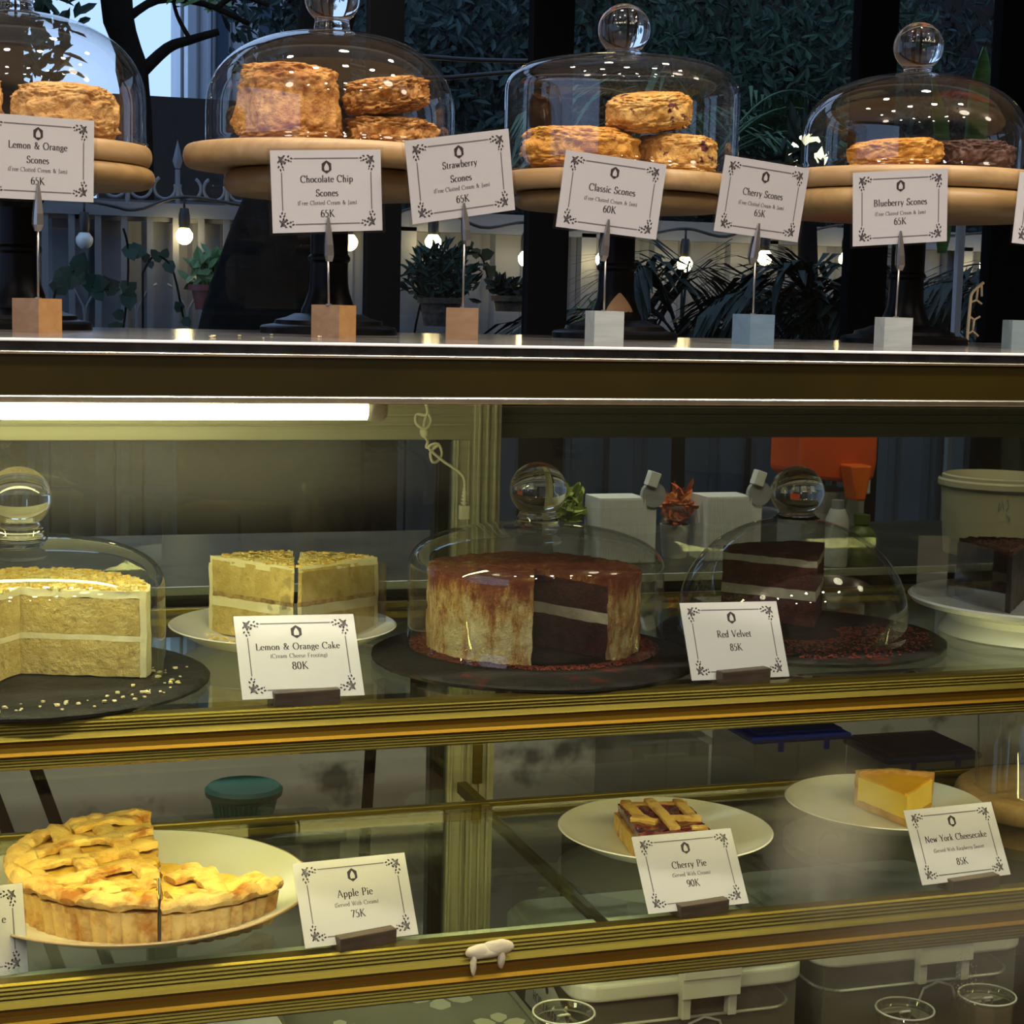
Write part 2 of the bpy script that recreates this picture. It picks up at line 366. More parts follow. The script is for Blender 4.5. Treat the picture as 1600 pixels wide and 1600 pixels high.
# melted smear dripping down the lower rail
d = MB()
for cx, cz, rx, rz in ((.470, -.5545, .014, .007), (.487, -.5525, .016, .008), (.478, -.5555, .016, .006), (.464, -.565, .003, .012), (.491, -.562, .0035, .011)):
    d.grid(lambda u, v: (cx + rx * cos(2 * pi * u) * sin(pi * v), -.0172 - .0045 * sin(2 * pi * u) * sin(pi * v) * (1 if sin(2 * pi * u) > 0 else .2), cz + rz * cos(pi * v)), 20, 10, True)
m_drip = pbr('pale_drip', (.62, .52, .40), .4, c2=(.72, .62, .50), scale=60)
d.disp(.0012, 120).build('dried_drip', m_drip, case, smooth=True)['label'] = 'dried cream coloured drip on the lower gold rail'

# fluorescent tubes and two added fill tubes
def tube_lamp(label, x0, x1, y, z, mat, r=.0105, top=.012):
    e = thing('light_tube', label, 'lamp', ((x0 + x1) / 2, y, z)); h = (x1 - x0) / 2
    MB().cyl((-h + .004, 0, 0), (h - .012, 0, 0), r, n=20).build('tube', mat, e, smooth='auto')
    MB().tube([(h - .018, 0, 0), (h - .012, 0, 0), (h - .004, 0, 0), (h, 0, 0)], [r * 1.04, r * 1.12, r * 1.15, r * .8], 20).build('end_cap', m_housing, e, smooth=True)
    MB().tube([(-h + .01, 0, 0), (-h, 0, 0)], [r * 1.1, r * .8], 20).build('end_cap', m_housing, e, smooth=True)
    MB().box(-h, h, -.009, .012, r + .0004, r + top).build('housing', m_housing, e, bev=.001)
    return e
tube_lamp('lit fluorescent tube under the grey case top above the lemon cake', -.55, .389, .045, -.0600, m_tube, .0100, .034)
tube_lamp('dim fill light tube added behind the upper gold rail over the cherry pie and cheesecake', .50, 1.50, .024, ZU - .026, m_fill_shelf, .0085, .010)  # unseen tube, added because the right-hand plates came out too dark
tube_lamp('lit fluorescent tube tucked behind the upper gold rail over the apple pie', -.6, .45, .024, ZU - .026, m_tube2, .0085, .010)

tube_lamp('fill light tube added behind the lower gold rail over the bottom deck', -.6, .75, .024, ZL - .034, m_fill_deck, .0085, .018)  # unseen tube added to brighten the boxes on the deck

# ------------------------------------------------------------------ lettering: a small serif face drawn as pen strokes
def EL(cx, cy, rx, ry, a0=0, a1=360, n=16):
    return [(cx + rx * cos(RAD(a0 + (a1 - a0) * i / n)), cy + ry * sin(RAD(a0 + (a1 - a0) * i / n))) for i in range(n + 1)]
_ = None
GL = {  # advance, strokes (points, or weight+points), serif ticks (x, y, length)
 'A': (.74, [(.45, [(.07, 0), (.36, 1)]), [(.36, 1), (.66, 0)], [(.17, .34), (.54, .34)]], [(.07, 0, .2), (.66, 0, .22)]),
 'B': (.66, [[(.16, 0), (.16, 1)], [(.1, 1), (.3, 1)] + EL(.3, .76, .2, .24, 90, -90)[1:] + [(.16, .52)], [(.16, .52), (.32, .52)] + EL(.32, .26, .24, .26, 90, -90)[1:] + [(.08, 0)]], [(.1, 0, .12), (.1, 1, .12)]),
 'C': (.74, [EL(.41, .5, .34, .51, 48, 312, 22), [(.66, .98), (.66, .72)]], []),
 'D': (.8, [[(.16, 0), (.16, 1)], [(.08, 1), (.34, 1)] + EL(.34, .5, .39, .5, 90, -90, 20) + [(.08, 0)]], []),
 'F': (.58, [[(.16, 0), (.16, 1)], [(.08, 1), (.52, 1), (.52, .82)], [(.16, .52), (.42, .52)]], [(.16, 0, .24)]),
 'J': (.4, [[(.22, 1), (.22, .05)] + EL(.08, .05, .14, .24, 0, -90, 6)], [(.22, 1, .24)]),
 'K': (.74, [[(.16, 0), (.16, 1)], (.5, [(.58, 1), (.18, .46)]), [(.27, .56), (.66, 0)]], [(.16, 0, .24), (.16, 1, .24), (.58, 1, .22), (.66, 0, .22)]),
 'L': (.6, [[(.16, 0), (.16, 1)], [(.08, 0), (.54, 0), (.56, .2)]], [(.16, 1, .24)]),
 'N': (.8, [(.5, [(.16, 0), (.16, 1)]), [(.16, 1), (.66, 0)], (.5, [(.66, 0), (.66, 1)])], [(.16, 0, .22), (.13, 1, .16), (.66, 1, .22)]),
 'O': (.84, [EL(.42, .5, .35, .51, 0, 360, 26)], []),
 'P': (.6, [[(.16, 0), (.16, 1)], [(.08, 1), (.3, 1)] + EL(.3, .73, .23, .27, 90, -90, 12) + [(.16, .46)]], [(.16, 0, .26)]),
 'R': (.7, [[(.16, 0), (.16, 1)], [(.08, 1), (.3, 1)] + EL(.3, .75, .22, .25, 90, -90, 12) + [(.16, .5)], [(.32, .5), (.64, 0)]], [(.16, 0, .24), (.64, 0, .16)]),
 'S': (.52, [EL(.27, .75, .18, .26, 40, 250, 14) + EL(.25, .25, .2, .26, 75, -145, 16), [(.42, .98), (.42, .78)], [(.06, .02), (.06, .24)]], []),
 'V': (.72, [[(.08, 1), (.36, 0)], (.45, [(.36, 0), (.64, 1)])], [(.08, 1, .22), (.64, 1, .2)]),
 'W': (1.02, [[(.08, 1), (.32, 0)], (.45, [(.32, 0), (.52, .9)]), [(.5, 1), (.7, 0)], (.45, [(.7, 0), (.94, 1)])], [(.08, 1, .2), (.94, 1, .18), (.5, 1, .16)]),
 'Y': (.7, [[(.08, 1), (.35, .46)], (.5, [(.35, .46), (.62, 1)]), [(.35, .46), (.35, 0)]], [(.08, 1, .2), (.62, 1, .18), (.35, 0, .24)]),
 'a': (.46, [[(.08, .48)] + EL(.2, .44, .14, .17, 150, 0, 10) + [(.34, .06), (.42, .03)], EL(.2, .17, .14, .16, 70, 330, 12), [(.34, .3), (.25, .33)]], []),
 'b': (.52, [[(.12, 1.04), (.12, 0)], EL(.28, .3, .18, .3, 150, -150, 18)], [(.09, 1.04, .1)]),
 'c': (.44, [EL(.25, .3, .19, .3, 45, 315, 18)], []),
 'd': (.54, [[(.4, 1.04), (.4, 0), (.48, 0)], EL(.24, .3, .18, .3, 30, 330, 18)], [(.36, 1.04, .1)]),
 'e': (.46, [EL(.24, .3, .19, .3, 8, 318, 18), [(.06, .34), (.43, .34)]], []),
 'f': (.32, [EL(.26, .86, .12, .17, 40, 180, 8) + [(.14, 0)], [(.04, .58), (.28, .58)]], [(.14, 0, .2)]),
 'g': (.46, [EL(.22, .39, .14, .2, 0, 360, 16), EL(.22, -.1, .18, .15, 0, 360, 16), (.6, [(.14, .22), (.12, .1), (.2, .04)]), [(.32, .54), (.43, .57)]], []),
 'h': (.54, [[(.12, 1.04), (.12, 0)], [(.12, .44)] + EL(.27, .4, .14, .2, 140, 0, 10) + [(.41, 0)]], [(.09, 1.04, .1), (.12, 0, .2), (.41, 0, .2)]),
 'i': (.26, [[(.13, .6), (.13, 0)], EL(.13, .86, .03, .03, 0, 360, 8)], [(.1, .6, .1), (.13, 0, .2)]),
 'k': (.52, [[(.12, 1.04), (.12, 0)], (.5, [(.38, .58), (.14, .27)]), [(.22, .36), (.44, 0)]], [(.09, 1.04, .1), (.12, 0, .2), (.44, 0, .16), (.38, .58, .16)]),
 'l': (.26, [[(.13, 1.04), (.13, 0)]], [(.1, 1.04, .1), (.13, 0, .2)]),
 'm': (.82, [[(.12, .6), (.12, 0)], [(.12, .44)] + EL(.27, .4, .13, .2, 140, 0, 10) + [(.4, 0)], [(.4, .44)] + EL(.55, .4, .13, .2, 140, 0, 10) + [(.68, 0)]], [(.09, .6, .1), (.12, 0, .2), (.4, 0, .2), (.68, 0, .2)]),
 'n': (.54, [[(.12, .6), (.12, 0)], [(.12, .44)] + EL(.27, .4, .14, .2, 140, 0, 10) + [(.41, 0)]], [(.09, .6, .1), (.12, 0, .2), (.41, 0, .2)]),
 'o': (.5, [EL(.25, .3, .2, .3, 0, 360, 20)], []),
 'p': (.54, [[(.12, .6), (.12, -.3)], EL(.29, .3, .18, .3, 150, -150, 18)], [(.09, .6, .1), (.12, -.3, .22)]),
 'r': (.38, [[(.12, .6), (.12, 0)], [(.12, .42), (.2, .56), (.3, .6), (.34, .54)]], [(.09, .6, .1), (.12, 0, .22)]),
 's': (.38, [EL(.19, .45, .12, .15, 35, 250, 10) + EL(.18, .15, .14, .16, 75, -150, 12)], []),
 't': (.32, [[(.14, .78), (.14, .12)] + EL(.24, .12, .1, .12, 180, 300, 6), [(.04, .58), (.28, .58)]], []),
 'u': (.54, [[(.12, .6), (.12, .18)] + EL(.25, .18, .13, .18, 180, 330, 8), [(.41, .6), (.41, 0), (.48, 0)]], [(.08, .6, .1), (.37, .6, .1)]),
 'v': (.48, [[(.06, .6), (.24, 0)], (.5, [(.24, 0), (.42, .6)])], [(.06, .6, .16), (.42, .6, .14)]),
 'w': (.7, [[(.06, .6), (.22, 0)], (.5, [(.22, 0), (.36, .56)]), [(.35, .6), (.49, 0)], (.5, [(.49, 0), (.64, .6)])], [(.06, .6, .16), (.64, .6, .14)]),
 'y': (.48, [[(.06, .6), (.25, 0)], (.5, [(.42, .6), (.25, 0), (.16, -.24), (.06, -.26)])], [(.06, .6, .16), (.42, .6, .14)]),
 '0': (.52, [EL(.26, .5, .2, .5, 0, 360, 24)], []),
 '5': (.5, [[(.42, .98), (.14, .98)], (.6, [(.14, .98), (.12, .56)]), [(.12, .56)] + EL(.24, .3, .2, .31, 110, -140, 16)], []),
 '6': (.5, [[(.4, .98)] + EL(.3, .34, .24, .62, 105, 190, 10), EL(.26, .3, .19, .31, 0, 360, 20)], []),
 '7': (.5, [[(.07, .82), (.08, .97), (.44, .97)], [(.44, .97), (.18, 0)]], []),
 '8': (.5, [EL(.25, .75, .15, .24, 0, 360, 18), EL(.25, .26, .19, .27, 0, 360, 18)], []),
 '9': (.5, [EL(.24, .68, .19, .31, 0, 360, 20), [(.1, 0)] + EL(.2, .64, .24, .62, -75, 10, 10)], []),
 '&': (.8, [[(.68, .56), (.5, .12), (.3, -.02), (.12, .12), (.12, .34), (.3, .52), (.42, .7), (.4, .92), (.28, 1), (.18, .88), (.2, .68), (.42, .32), (.6, .06), (.74, 0)]], [(.66, .56, .22)]),
 '(': (.3, [EL(.36, .4, .22, .62, 130, 230, 10)], []), ')': (.3, [EL(-.06, .4, .22, .62, 50, -50, 10)], []),
 'E': (.6, [[(.16, 0), (.16, 1)], [(.16, 1), (.54, 1)], [(.16, .5), (.46, .5)], [(.16, 0), (.54, 0)]], []),
 'H': (.78, [[(.16, 0), (.16, 1)], [(.62, 0), (.62, 1)], [(.16, .5), (.62, .5)]], []),
 '2': (.5, [EL(.25, .74, .18, .25, 160, -20, 10) + [(.08, .02), (.44, .02)]], []),
 "'": (.2, [[(.1, .9), (.08, .6)]], []), ' ': (.34, [], []),
}
def pen(mb, pts, size, x, z, thin, thick, y):
    P = [(x + p[0] * size, z + p[1] * size) for p in pts]; k = len(P)
    if k < 2: return
    vs = []; fs = []
    for i in range(k):
        a = P[max(i - 1, 0)]; b = P[min(i + 1, k - 1)]
        dx, dz = b[0] - a[0], b[1] - a[1]; l = math.hypot(dx, dz) or 1; dx /= l; dz /= l
        h = (thin + (thick - thin) * abs(dz)) * size / 2
        vs += [(P[i][0] - dz * h, y, P[i][1] + dx * h), (P[i][0] + dz * h, y, P[i][1] - dx * h)]
    for i in range(k - 1): fs.append((2 * i, 2 * i + 1, 2 * i + 3, 2 * i + 2))
    mb.add(vs, fs)
XS = 1.16
def tw(s, size, sp=.05): return sum((GL[c][0] * XS + sp) * size for c in s)
def text(mb, s, size, cx, z, y, thin=.055, thick=.15, sp=.05):
    x = cx - tw(s, size, sp) / 2
    for c in s:
        adv, st, se = GL[c]
        for q in st:
            k = 1
            if isinstance(q, tuple) and not isinstance(q[0], tuple): k, q = q
            q = [(a * XS, b) for a, b in q]
            pen(mb, q, size, x, z, thin, thin + (thick - thin) * k if k != 1 else thick, y)
        for sx, sz, ln in se: pen(mb, [(sx * XS - ln * .47, sz), (sx * XS + ln * .47, sz)], size, x, z, .05, .05, y)
        x += (adv * XS + sp) * size
def leaf(mb, x, z, a, l, w, y):
    c, s_ = cos(a), sin(a); pts = []
    for t_, k in ((0, 0), (.3, 1), (.65, .8), (1, 0), (.65, -.8), (.3, -1)):
        px, pz = t_ * l, k * w / 2; pts.append((x + px * c - pz * s_, y, z + px * s_ + pz * c))
    mb.add(pts, [tuple(range(6))])
def ornament(mb, x, z, sx, sz, u, y):
    """rose with leaves filling one corner; sx, sz point inwards"""
    def P(a, b): return (x + sx * a * u, z + sz * b * u)
    for r in (.17, .105, .045):
        pen(mb, [P(.26 + r * cos(RAD(q)), .26 + r * sin(RAD(q))) for q in range(20, 330, 20)], 1, 0, 0, .035 * u, .05 * u, y)
    def lf(a, b, ang, l, w): 
        c0 = P(a, b); leaf(mb, c0[0], c0[1], math.atan2(sz * sin(RAD(ang)), sx * cos(RAD(ang))), l * u, w * u, y)
    for a, b, ang, l, w in ((.16, .16, 225, .20, .11), (.30, .06, -20, .20, .10), (.06, .30, 110, .20, .10), (.42, .22, 15, .20, .13), (.22, .42, 75, .20, .13),
                            (.44, .36, 60, .15, .10), (.36, .44, 30, .15, .10), (.60, .10, -35, .20, .11), (.10, .60, 125, .20, .11), (.62, .24, 40, .20, .12), (.24, .62, 50, .20, .12),
                            (.78, .14, 15, .20, .11), (.14, .78, 75, .20, .11), (.82, .30, 60, .12, .08), (.30, .82, 30, .12, .08)): lf(a, b, ang, l, w)
def card(lines, pos, ang, wh, label, top, fz=1.0):
    yw, ln, rl = (RAD(a) for a in ang); w_, h_ = wh
    e = thing('price_card', label, 'price card', pos, group='menu cards', order='YXZ', rot=(-ln, rl, yw))
    pw_, ph = (w_ * .945, h_ * .945) if top else (w_ * .985, h_ * .985)
    paper = MB().box(-pw_ / 2, pw_ / 2, -.0002, .0002, -ph / 2, ph / 2).build('paper', m_paper, e)
    sl = MB(); sl.box(-w_ / 2, w_ / 2, -.0009, -.0007, -h_ / 2, h_ / 2); sl.box(-w_ / 2, w_ / 2, .0007, .0009, -h_ / 2, h_ / 2)
    sl.build('clear_sleeve', m_sleeve, e)
    y = -.0004; T = lambda f: ph / 2 - f * ph
    ix, iz = pw_ * .405, ph * .40
    for a in lines:
        s, f, cap, wt = a[:4]; size = cap * ph; ox = a[4] * pw_ if len(a) > 4 else 0
        wd = tw(s, size)
        if wd > pw_ * .70: size *= pw_ * .70 / wd
        ink = MB(); text(ink, s, size, ox, T(f), y, .05 if wt else .045, .165 if wt else .125); ink.build('text_line', m_ink, paper)
    u = ph * .20
    for sx in (-1, 1):
        for sz in (-1, 1):
            ink = MB(); ornament(ink, sx * pw_ * .435, sz * ph * .435, -sx, -sz, u, y); ink.build('corner_ornament', m_ink, paper)
    # hexagonal badge with a pale bell shape
    R_ = ph * .075; cz = T(.205); ink = MB()
    hexa = [(R_ * .95 * cos(RAD(30 + 60 * k)), R_ * 1.08 * sin(RAD(30 + 60 * k))) for k in range(6)]
    ink.add([(a, y, cz + b) for a, b in hexa], [tuple(range(6))])
    ink.build('badge', m_ink, paper)
    bell = [(-.36, -.58), (.36, -.58), (.42, -.15), (.33, .18), (.16, .45), (0, .66), (-.16, .45), (-.33, .18), (-.42, -.15)]
    lg = MB(); lg.add([(a * R_, y - .0001, cz + b * R_) for a, b in bell], [tuple(range(len(bell)))])
    lg.build('badge_bell', m_paper, paper)
    fr = .008 * ph
    for a, b in (((-ix + .16 * ph, iz), (ix - .16 * ph, iz)), ((-ix + .16 * ph, -iz), (ix - .16 * ph, -iz)), ((-ix, -iz + .17 * ph), (-ix, iz - .17 * ph)), ((ix, -iz + .17 * ph), (ix, iz - .17 * ph))):
        d2 = MB(); pen(d2, [a, b], 1, 0, 0, fr * 1.6, fr * 1.6, y); d2.build('border_line', m_grey_ink, paper)
    return e
FC = '(Free Clotted Cream & Jam)'
T2 = lambda a, b, p: [(a, .39, .082, 1), (b, .56, .082, 1), (FC, .665, .05, 0), (p, .815, .085, 1)]
T1 = lambda a, p, s=FC, f=(.47, .60, .73): [(a, f[0], .088, 1), (s, f[1], .05, 0), (p, f[2], .088, 1)]
CARDS = [
 (T2('Lemon & Orange', 'Scones', '65K'), (.098, .25, .163), (21.9, -2.8, -.6), (.122, .082), 'white price card reading Lemon & Orange Scones, clipped on the leftmost wooden cube holder', 1),
 (T2('Chocolate Chip', 'Scones', '65K'), (.377, .25, .144), (6.4, -3.2, -3.6), (.122, .085), 'white price card reading Chocolate Chip Scones, in front of the tallest scone dome', 1),
 (T2('Strawberry', 'Scones', '65K'), (.504, .21, .162), (10, -5, -9.6), (.122, .086), 'white price card reading Strawberry Scones, tilted up to the right between two domes', 1),
 (T1('Classic Scones', '60K'), (.674, .231, .151), (2.7, -4.7, 4.7), (.122, .083), 'white price card reading Classic Scones 60K, tilted before the flat-topped dome', 1),
 (T1('Cherry Scones', '65K'), (.856, .25, .155), (11.7, -5.8, 4.0), (.122, .085), 'white price card reading Cherry Scones, clipped over the blue-sided cube', 1),
 (T1('Blueberry Scones', '65K'), (1.026, .25, .153), (-3.1, -4.0, -4.7), (.122, .085), 'white price card reading Blueberry Scones, in front of the dark chocolate scone', 1),
 ([('D', .42, .082, 1, -.385), ('(', .66, .05, 0, -.38)], (1.262, .29, .158), (-4.3, .2, 3.8), (.122, .087), 'white price card starting with D cut off by the right photo edge', 1),
 (T1('Lemon & Orange Cake', '80K', '(Cream Cheese Frosting)', (.42, .52, .66)), (.307, .021, -.279), (5.2, 33, 1.8), (.113, .08), 'white price card reading Lemon & Orange Cake, leaning in front of the two pale cake slices', 0),
 ([('Red Velvet', .46, .088, 1), ('85K', .635, .088, 1)], (.734, .021, -.281), (10, 24, 2.6), (.115, .077), 'white price card reading Red Velvet 85K on the upper glass shelf', 0),
 (T1('Apple Pie', '75K', '(Served With Cream)', (.46, .57, .71)), (.362, .021, -.5085), (13, 30, 3.0), (.115, .078), 'white price card reading Apple Pie, beside the big pie on the lower shelf', 0),
 (T1('Cherry Pie', '90K', '(Served With Cream)', (.46, .57, .71)), (.696, .021, -.508), (8.2, 33, 2.1), (.115, .077), 'white price card reading Cherry Pie 90K on the lower shelf', 0),
 (T1('New York Cheesecake', '85K', '(Served With Raspberry Sauce)', (.46, .60, .79)), (.995, .021, -.503), (7.3, 29.5, 1.2), (.115, .078), 'white price card reading New York Cheesecake at the right of the lower shelf', 0),
 ([('e', .42, .088, 1, .33)], (.018, .021, -.511), (24, 18, 5.0), (.115, .078), 'white price card cut off by the left photo edge below the apple pie', 0),
]
def forward(c):
    if not c[5]: return c
    k = 1.672 / (1.5 + c[1][1]); p = c[1]
    return (c[0], (p[0] * k, .172, .0415 + (p[2] - .0415) * k), c[2], (c[3][0] * k, c[3][1] * k), c[4], c[5])
CARDS = [forward(c) for c in CARDS]
for c in CARDS: card(*c)

# wooden cube card holders on the counter
def facemat(n, a, b): return wood(n, a, b, 9, .6, (1, 8, 8))
m_tan = facemat('tan_block', (.19, .105, .052), (.25, .15, .08)); m_tan2 = facemat('orange_block', (.33, .16, .055), (.40, .22, .085))
m_white = facemat('whitewashed_block', (.27, .30, .30), (.36, .385, .375)); m_bluew = facemat('blue_block', (.085, .15, .22), (.12, .19, .26)); m_gr = facemat('grey_blue_block', (.15, .20, .215), (.19, .24, .255))
def holder(x, y, rz, ma, mb_, cpos, cang, ch, label, s=.0315):
    e = thing('card_holder', label, 'card holder', (x, y, 0), group='wooden cube card holders')
    b = MB(); h = s / 2; R_ = Rz(rz)
    vs = [R_ @ Vector((a, c, z)) for a in (-h, h) for c in (-h, h) for z in (0, s)]
    b.add(vs, [(0, 1, 3, 2)]); b.cur = 1; b.add(vs, [(4, 6, 7, 5), (2, 3, 7, 6)]); b.cur = 0; b.add(vs, [(0, 4, 5, 1), (0, 2, 6, 4), (1, 5, 7, 3)])
    b.build('block', [ma, mb_], e)
    cx, cy, cz = cpos; yw, ln, rl = (RAD(a) for a in cang)
    # lower edge midpoint of the card
    Rm = Matrix.Rotation(yw, 3, 'Z') @ Matrix.Rotation(-ln, 3, 'X') @ Matrix.Rotation(rl, 3, 'Y')
    lo = Vector(cpos) + Rm @ Vector((0, 0, -ch / 2)); q = lo - Vector((x, y, 0))
    st = Vector((max(-.010, min(.010, q.x * .8)), max(-.012, min(.012, q.y * .8)), s)); clipb = q + Vector((0, 0, -.024))
    r_ = MB().tube([st, st * .5 + clipb * .5, clipb], .0011, 8).build('rod', m_steel, e, smooth=True)
    MB().tube([st - Vector((0, 0, .0005)), st + Vector((0, 0, .0012))], .0028, 10).build('rod_socket', m_steel, r_, smooth='auto')
    k = MB(); nrm = Rm @ Vector((0, -1, 0)); sd = Rm @ Vector((1, 0, 0)); upv = Rm @ Vector((0, 0, 1))
    for sg in (1, -1):
        base = q + nrm * (.0012 * sg)
        pr = []
        for t_, w2, d_ in ((-.026, .0028, .001), (-.020, .0046, .004), (-.010, .0042, .0038), (.004, .003, .0022), (.016, .0012, .0008)):
            c0 = base + upv * t_
            pr.append([c0 - sd * w2, c0 + sd * w2, c0 + sd * w2 * .7 + nrm * sg * d_, c0 - sd * w2 * .7 + nrm * sg * d_])
        vs = [p for r in pr for p in r]; fs = [(3, 2, 1, 0), (16, 17, 18, 19)]
        for i in range(4):
            for j in range(4): fs.append((i * 4 + j, i * 4 + (j + 1) % 4, i * 4 + 4 + (j + 1) % 4, i * 4 + 4 + j))
        k.add(vs, fs)
    k.build('clip', m_steel, e)
for (x, y, rz, a, b, ci, lab) in (
    (.108, .385, -45, m_tan, m_tan2, 0, 'tan wooden cube holder with a wire clip, leftmost on the counter'),
    (.395, .275, -44, m_tan, m_tan2, 1, 'tan and orange wooden cube holder with a wire clip before a black stand base'),
    (.518, .228, -18, m_tan, m_tan2, 2, 'tan wooden cube holder with a wire clip, standing square to the viewer'),
    (.681, .248, -3, m_white, m_white, 3, 'whitewashed wooden cube holder with a wire clip under the Classic Scones card'),
    (.868, .275, 11, m_white, m_bluew, 4, 'wooden cube holder with one blue side and one white side'),
    (1.036, .262, -10, m_white, m_white, 5, 'whitewashed wooden cube holder with a wire clip under the Blueberry Scones card'),
    (1.250, .330, -14, m_gr, m_gr, 6, 'grey blue wooden cube holder cut off by the right photo edge')):
    c = CARDS[ci]; sw = (a, b)
    if ci == 4: sw = (m_bluew, m_white)
    x, y = x * 1.690 / (1.5 + y) - .004, .190
    holder(x, y, RAD(rz), sw[0], sw[1], c[1], c[2], c[3][1], lab)
# dark slotted card blocks on the shelves
for x, z, ln, yw, lab in ((.309, ZU, .060, 5, 'dark slotted wooden block holding the Lemon & Orange Cake card'), (.734, ZU, .056, 10, 'dark slotted wooden block holding the Red Velvet card'),
    (.366, ZL, .057, 13, 'dark slotted wooden block holding the Apple Pie card'), (.700, ZL, .055, 8, 'dark slotted wooden block holding the Cherry Pie card'), (1.002, ZL, .060, 7, 'dark slotted wooden block holding the New York Cheesecake card')):
    e = MB(); a, b = RAD(33), .004
    e.add([(-ln / 2, -.010, 0), (-ln / 2, .016, 0), (-ln / 2, .012, .006), (-ln / 2, .002, .006), (-ln / 2, .0016, .0135), (-ln / 2, -.0105, .0135),
           (ln / 2, -.010, 0), (ln / 2, .016, 0), (ln / 2, .012, .006), (ln / 2, .002, .006), (ln / 2, .0016, .0135), (ln / 2, -.0105, .0135)],
          [(0, 1, 2, 3, 4, 5), (11, 10, 9, 8, 7, 6)] + [(i, 6 + i, 6 + (i + 1) % 6, (i + 1) % 6) for i in range(6)])
    tag(e.build('card_block', m_dark, None, loc=(x, -.001 + .006, z + Z0 + .0002), rot=(0, 0, RAD(yw)), bev=.0008), lab, 'card holder', 'slotted card blocks')

# ------------------------------------------------------------------ cake stands, boards, glass domes
def arc_prof(r, z0, z1, rnd=.5):
    h = (z1 - z0) / 2; b = h * rnd * 2; b = min(b, h)
    b2 = b * .9; return [(0, z0), (r - b, z0)] + [(r - b + b * cos(RAD(a)), z0 + h + h * sin(RAD(a))) for a in range(-75, 90, 15)] + [(r - b, z1), (0, z1)]
def stand(x, y, rbase, ztop, zplate, rplate, label, patch=False):
    e = thing('cake_stand', label, 'cake stand', (x, y, 0), group='black pedestal stands')
    MB().lathe([(0, 0), (rbase, 0), (rbase, .006), (rbase * .97, .008), (rbase * .80, .010), (rbase * .78, .014), (rbase * .62, .017), (.5 * rbase, .021), (0, .021)], 40).build('base', m_pedestal, e, smooth='auto')
    pr = [(.030, .021), (.029, .026), (.026, .032), (.0215, .045), (.0205, .055), (.020, .075), (.0225, .078), (.0225, .081), (.020, .084), (.020, zplate - .022), (.023, zplate - .018), (.030, zplate - .008), (.034, zplate)]
    p = MB().lathe(pr, 32).build('pedestal', m_pedestal, e, smooth='auto')
    if patch:
        g = MB(); rr = lambda z: .0209 + max(0, (.055 - z)) ** 1.6 * 2.2
        g.grid(lambda u, v: ((lambda z, a: (rr(z) * cos(a), rr(z) * sin(a), z))(.027 + .024 * v, RAD(-100) + (u - .5) * (1.15 * (1 - v ** 2) + .1))), 10, 8)
        g.build('bare_patch', m_brownpatch, p, smooth=True)
    MB().lathe(arc_prof(rplate, zplate, ztop, .6), 64).build('plate', m_plate_w, e, smooth='auto')
def board(x, y, r, z0, z1, label, rz=0):
    e = MB().lathe(arc_prof(r, 0, z1 - z0, .28), 72).build('serving_board', m_board, None, smooth='auto', loc=(x, y, z0 + Z0), rot=(0, 0, rz))
    tag(e, label, 'board', 'round boards under the domes')
def dome(x, y, z, r, h, hc, n_, label, nr=.029, nk=.012, nx=.0185, cat='glass dome'):
    """h: height of the shell, hc: height of its curved part, n_: squareness of the curve, nk: neck height"""
    e = thing('glass_dome', label, cat, (x, y, z), group='glass cake domes')
    pr = [(r + .0015, 0), (r + .002, .002), (r, .005)] + [(r, .005 + (h - hc - .005) * i / 6) for i in range(1, 7)]
    for i in range(1, 29):
        a = i / 28 * pi / 2; rr = r * max(cos(a), 1e-4) ** (2 / n_); zz = h - hc + hc * sin(a) ** (2 / n_)
        pr.append((max(rr, .012), zz))
        if rr < .012: break
    MB().lathe(pr, 96).build('shell', m_dome, e, smooth=True)
    k = MB(); c0 = h + nk + nr * .86
    prof = [(0.0001, h + .0004), (nx * 1.15, h + .0004), (nx * 1.02, h + nk * .35), (nx, h + nk * .7)]
    a0 = math.asin(max(-1, -.86 + 0)) 
    for i in range(0, 25):
        a = RAD(-52) + RAD(142) * i / 24; prof.append((max(nr * cos(a), .0001), c0 + nr * sin(a) * .97))
    k.lathe(prof, 48).build('knob', m_knob, e, smooth=True)
    return e
YS = .36
# four stands on the counter, left to right
stand(.085, YS, .072, .164, .143, .135, 'black turned cake stand with a wooden plate at the far left of the counter')
stand(.404, YS, .073, .170, .143, .112, 'black turned cake stand under the dome with the tallest scone')
stand(.733, YS, .071, .160, .142, .118, 'black turned cake stand with a bare wood patch on its foot', True)
stand(1.104, YS, .075, .176, .146, .160, 'black turned cake stand under the dome with the dark chocolate scone')
board(.085, YS, .132, .1645, .185, 'round light wooden board on the leftmost stand, edge just above its plate', 1)
board(.404, YS, .154, .1705, .193, 'round light wooden board under the tallest scone, overhanging its stand', .6)
board(.733, YS, .134, .1605, .181, 'round light wooden board under the flat-topped glass dome', 2)
board(1.104, YS, .156, .1765, .199, 'round light wooden board under the dark chocolate scone dome', 2.6)
board(1.255, .235, .108, ZL + .0005, ZL + .026, 'round wooden board cut off by the right edge of the lower shelf', .2)
dome(.083, YS, .1852, .128, .127, .088, 2.3, 'glass dome at the left edge of the counter over orange scones', nk=.010)
dome(.404, YS, .1932, .131, .122, .088, 2.35, 'wide rounded glass dome over the tallest scone', nk=.010)
dome(.733, YS, .1812, .131, .128, .044, 3.0, 'flat-topped glass dome over three stacked fruit scones', nk=.006)
dome(1.104, YS, .1992, .131, .116, .078, 2.25, 'rounded glass dome over the golden scone and the dark chocolate scone', nk=.006, nx=.016)
SL = ZU + .0085
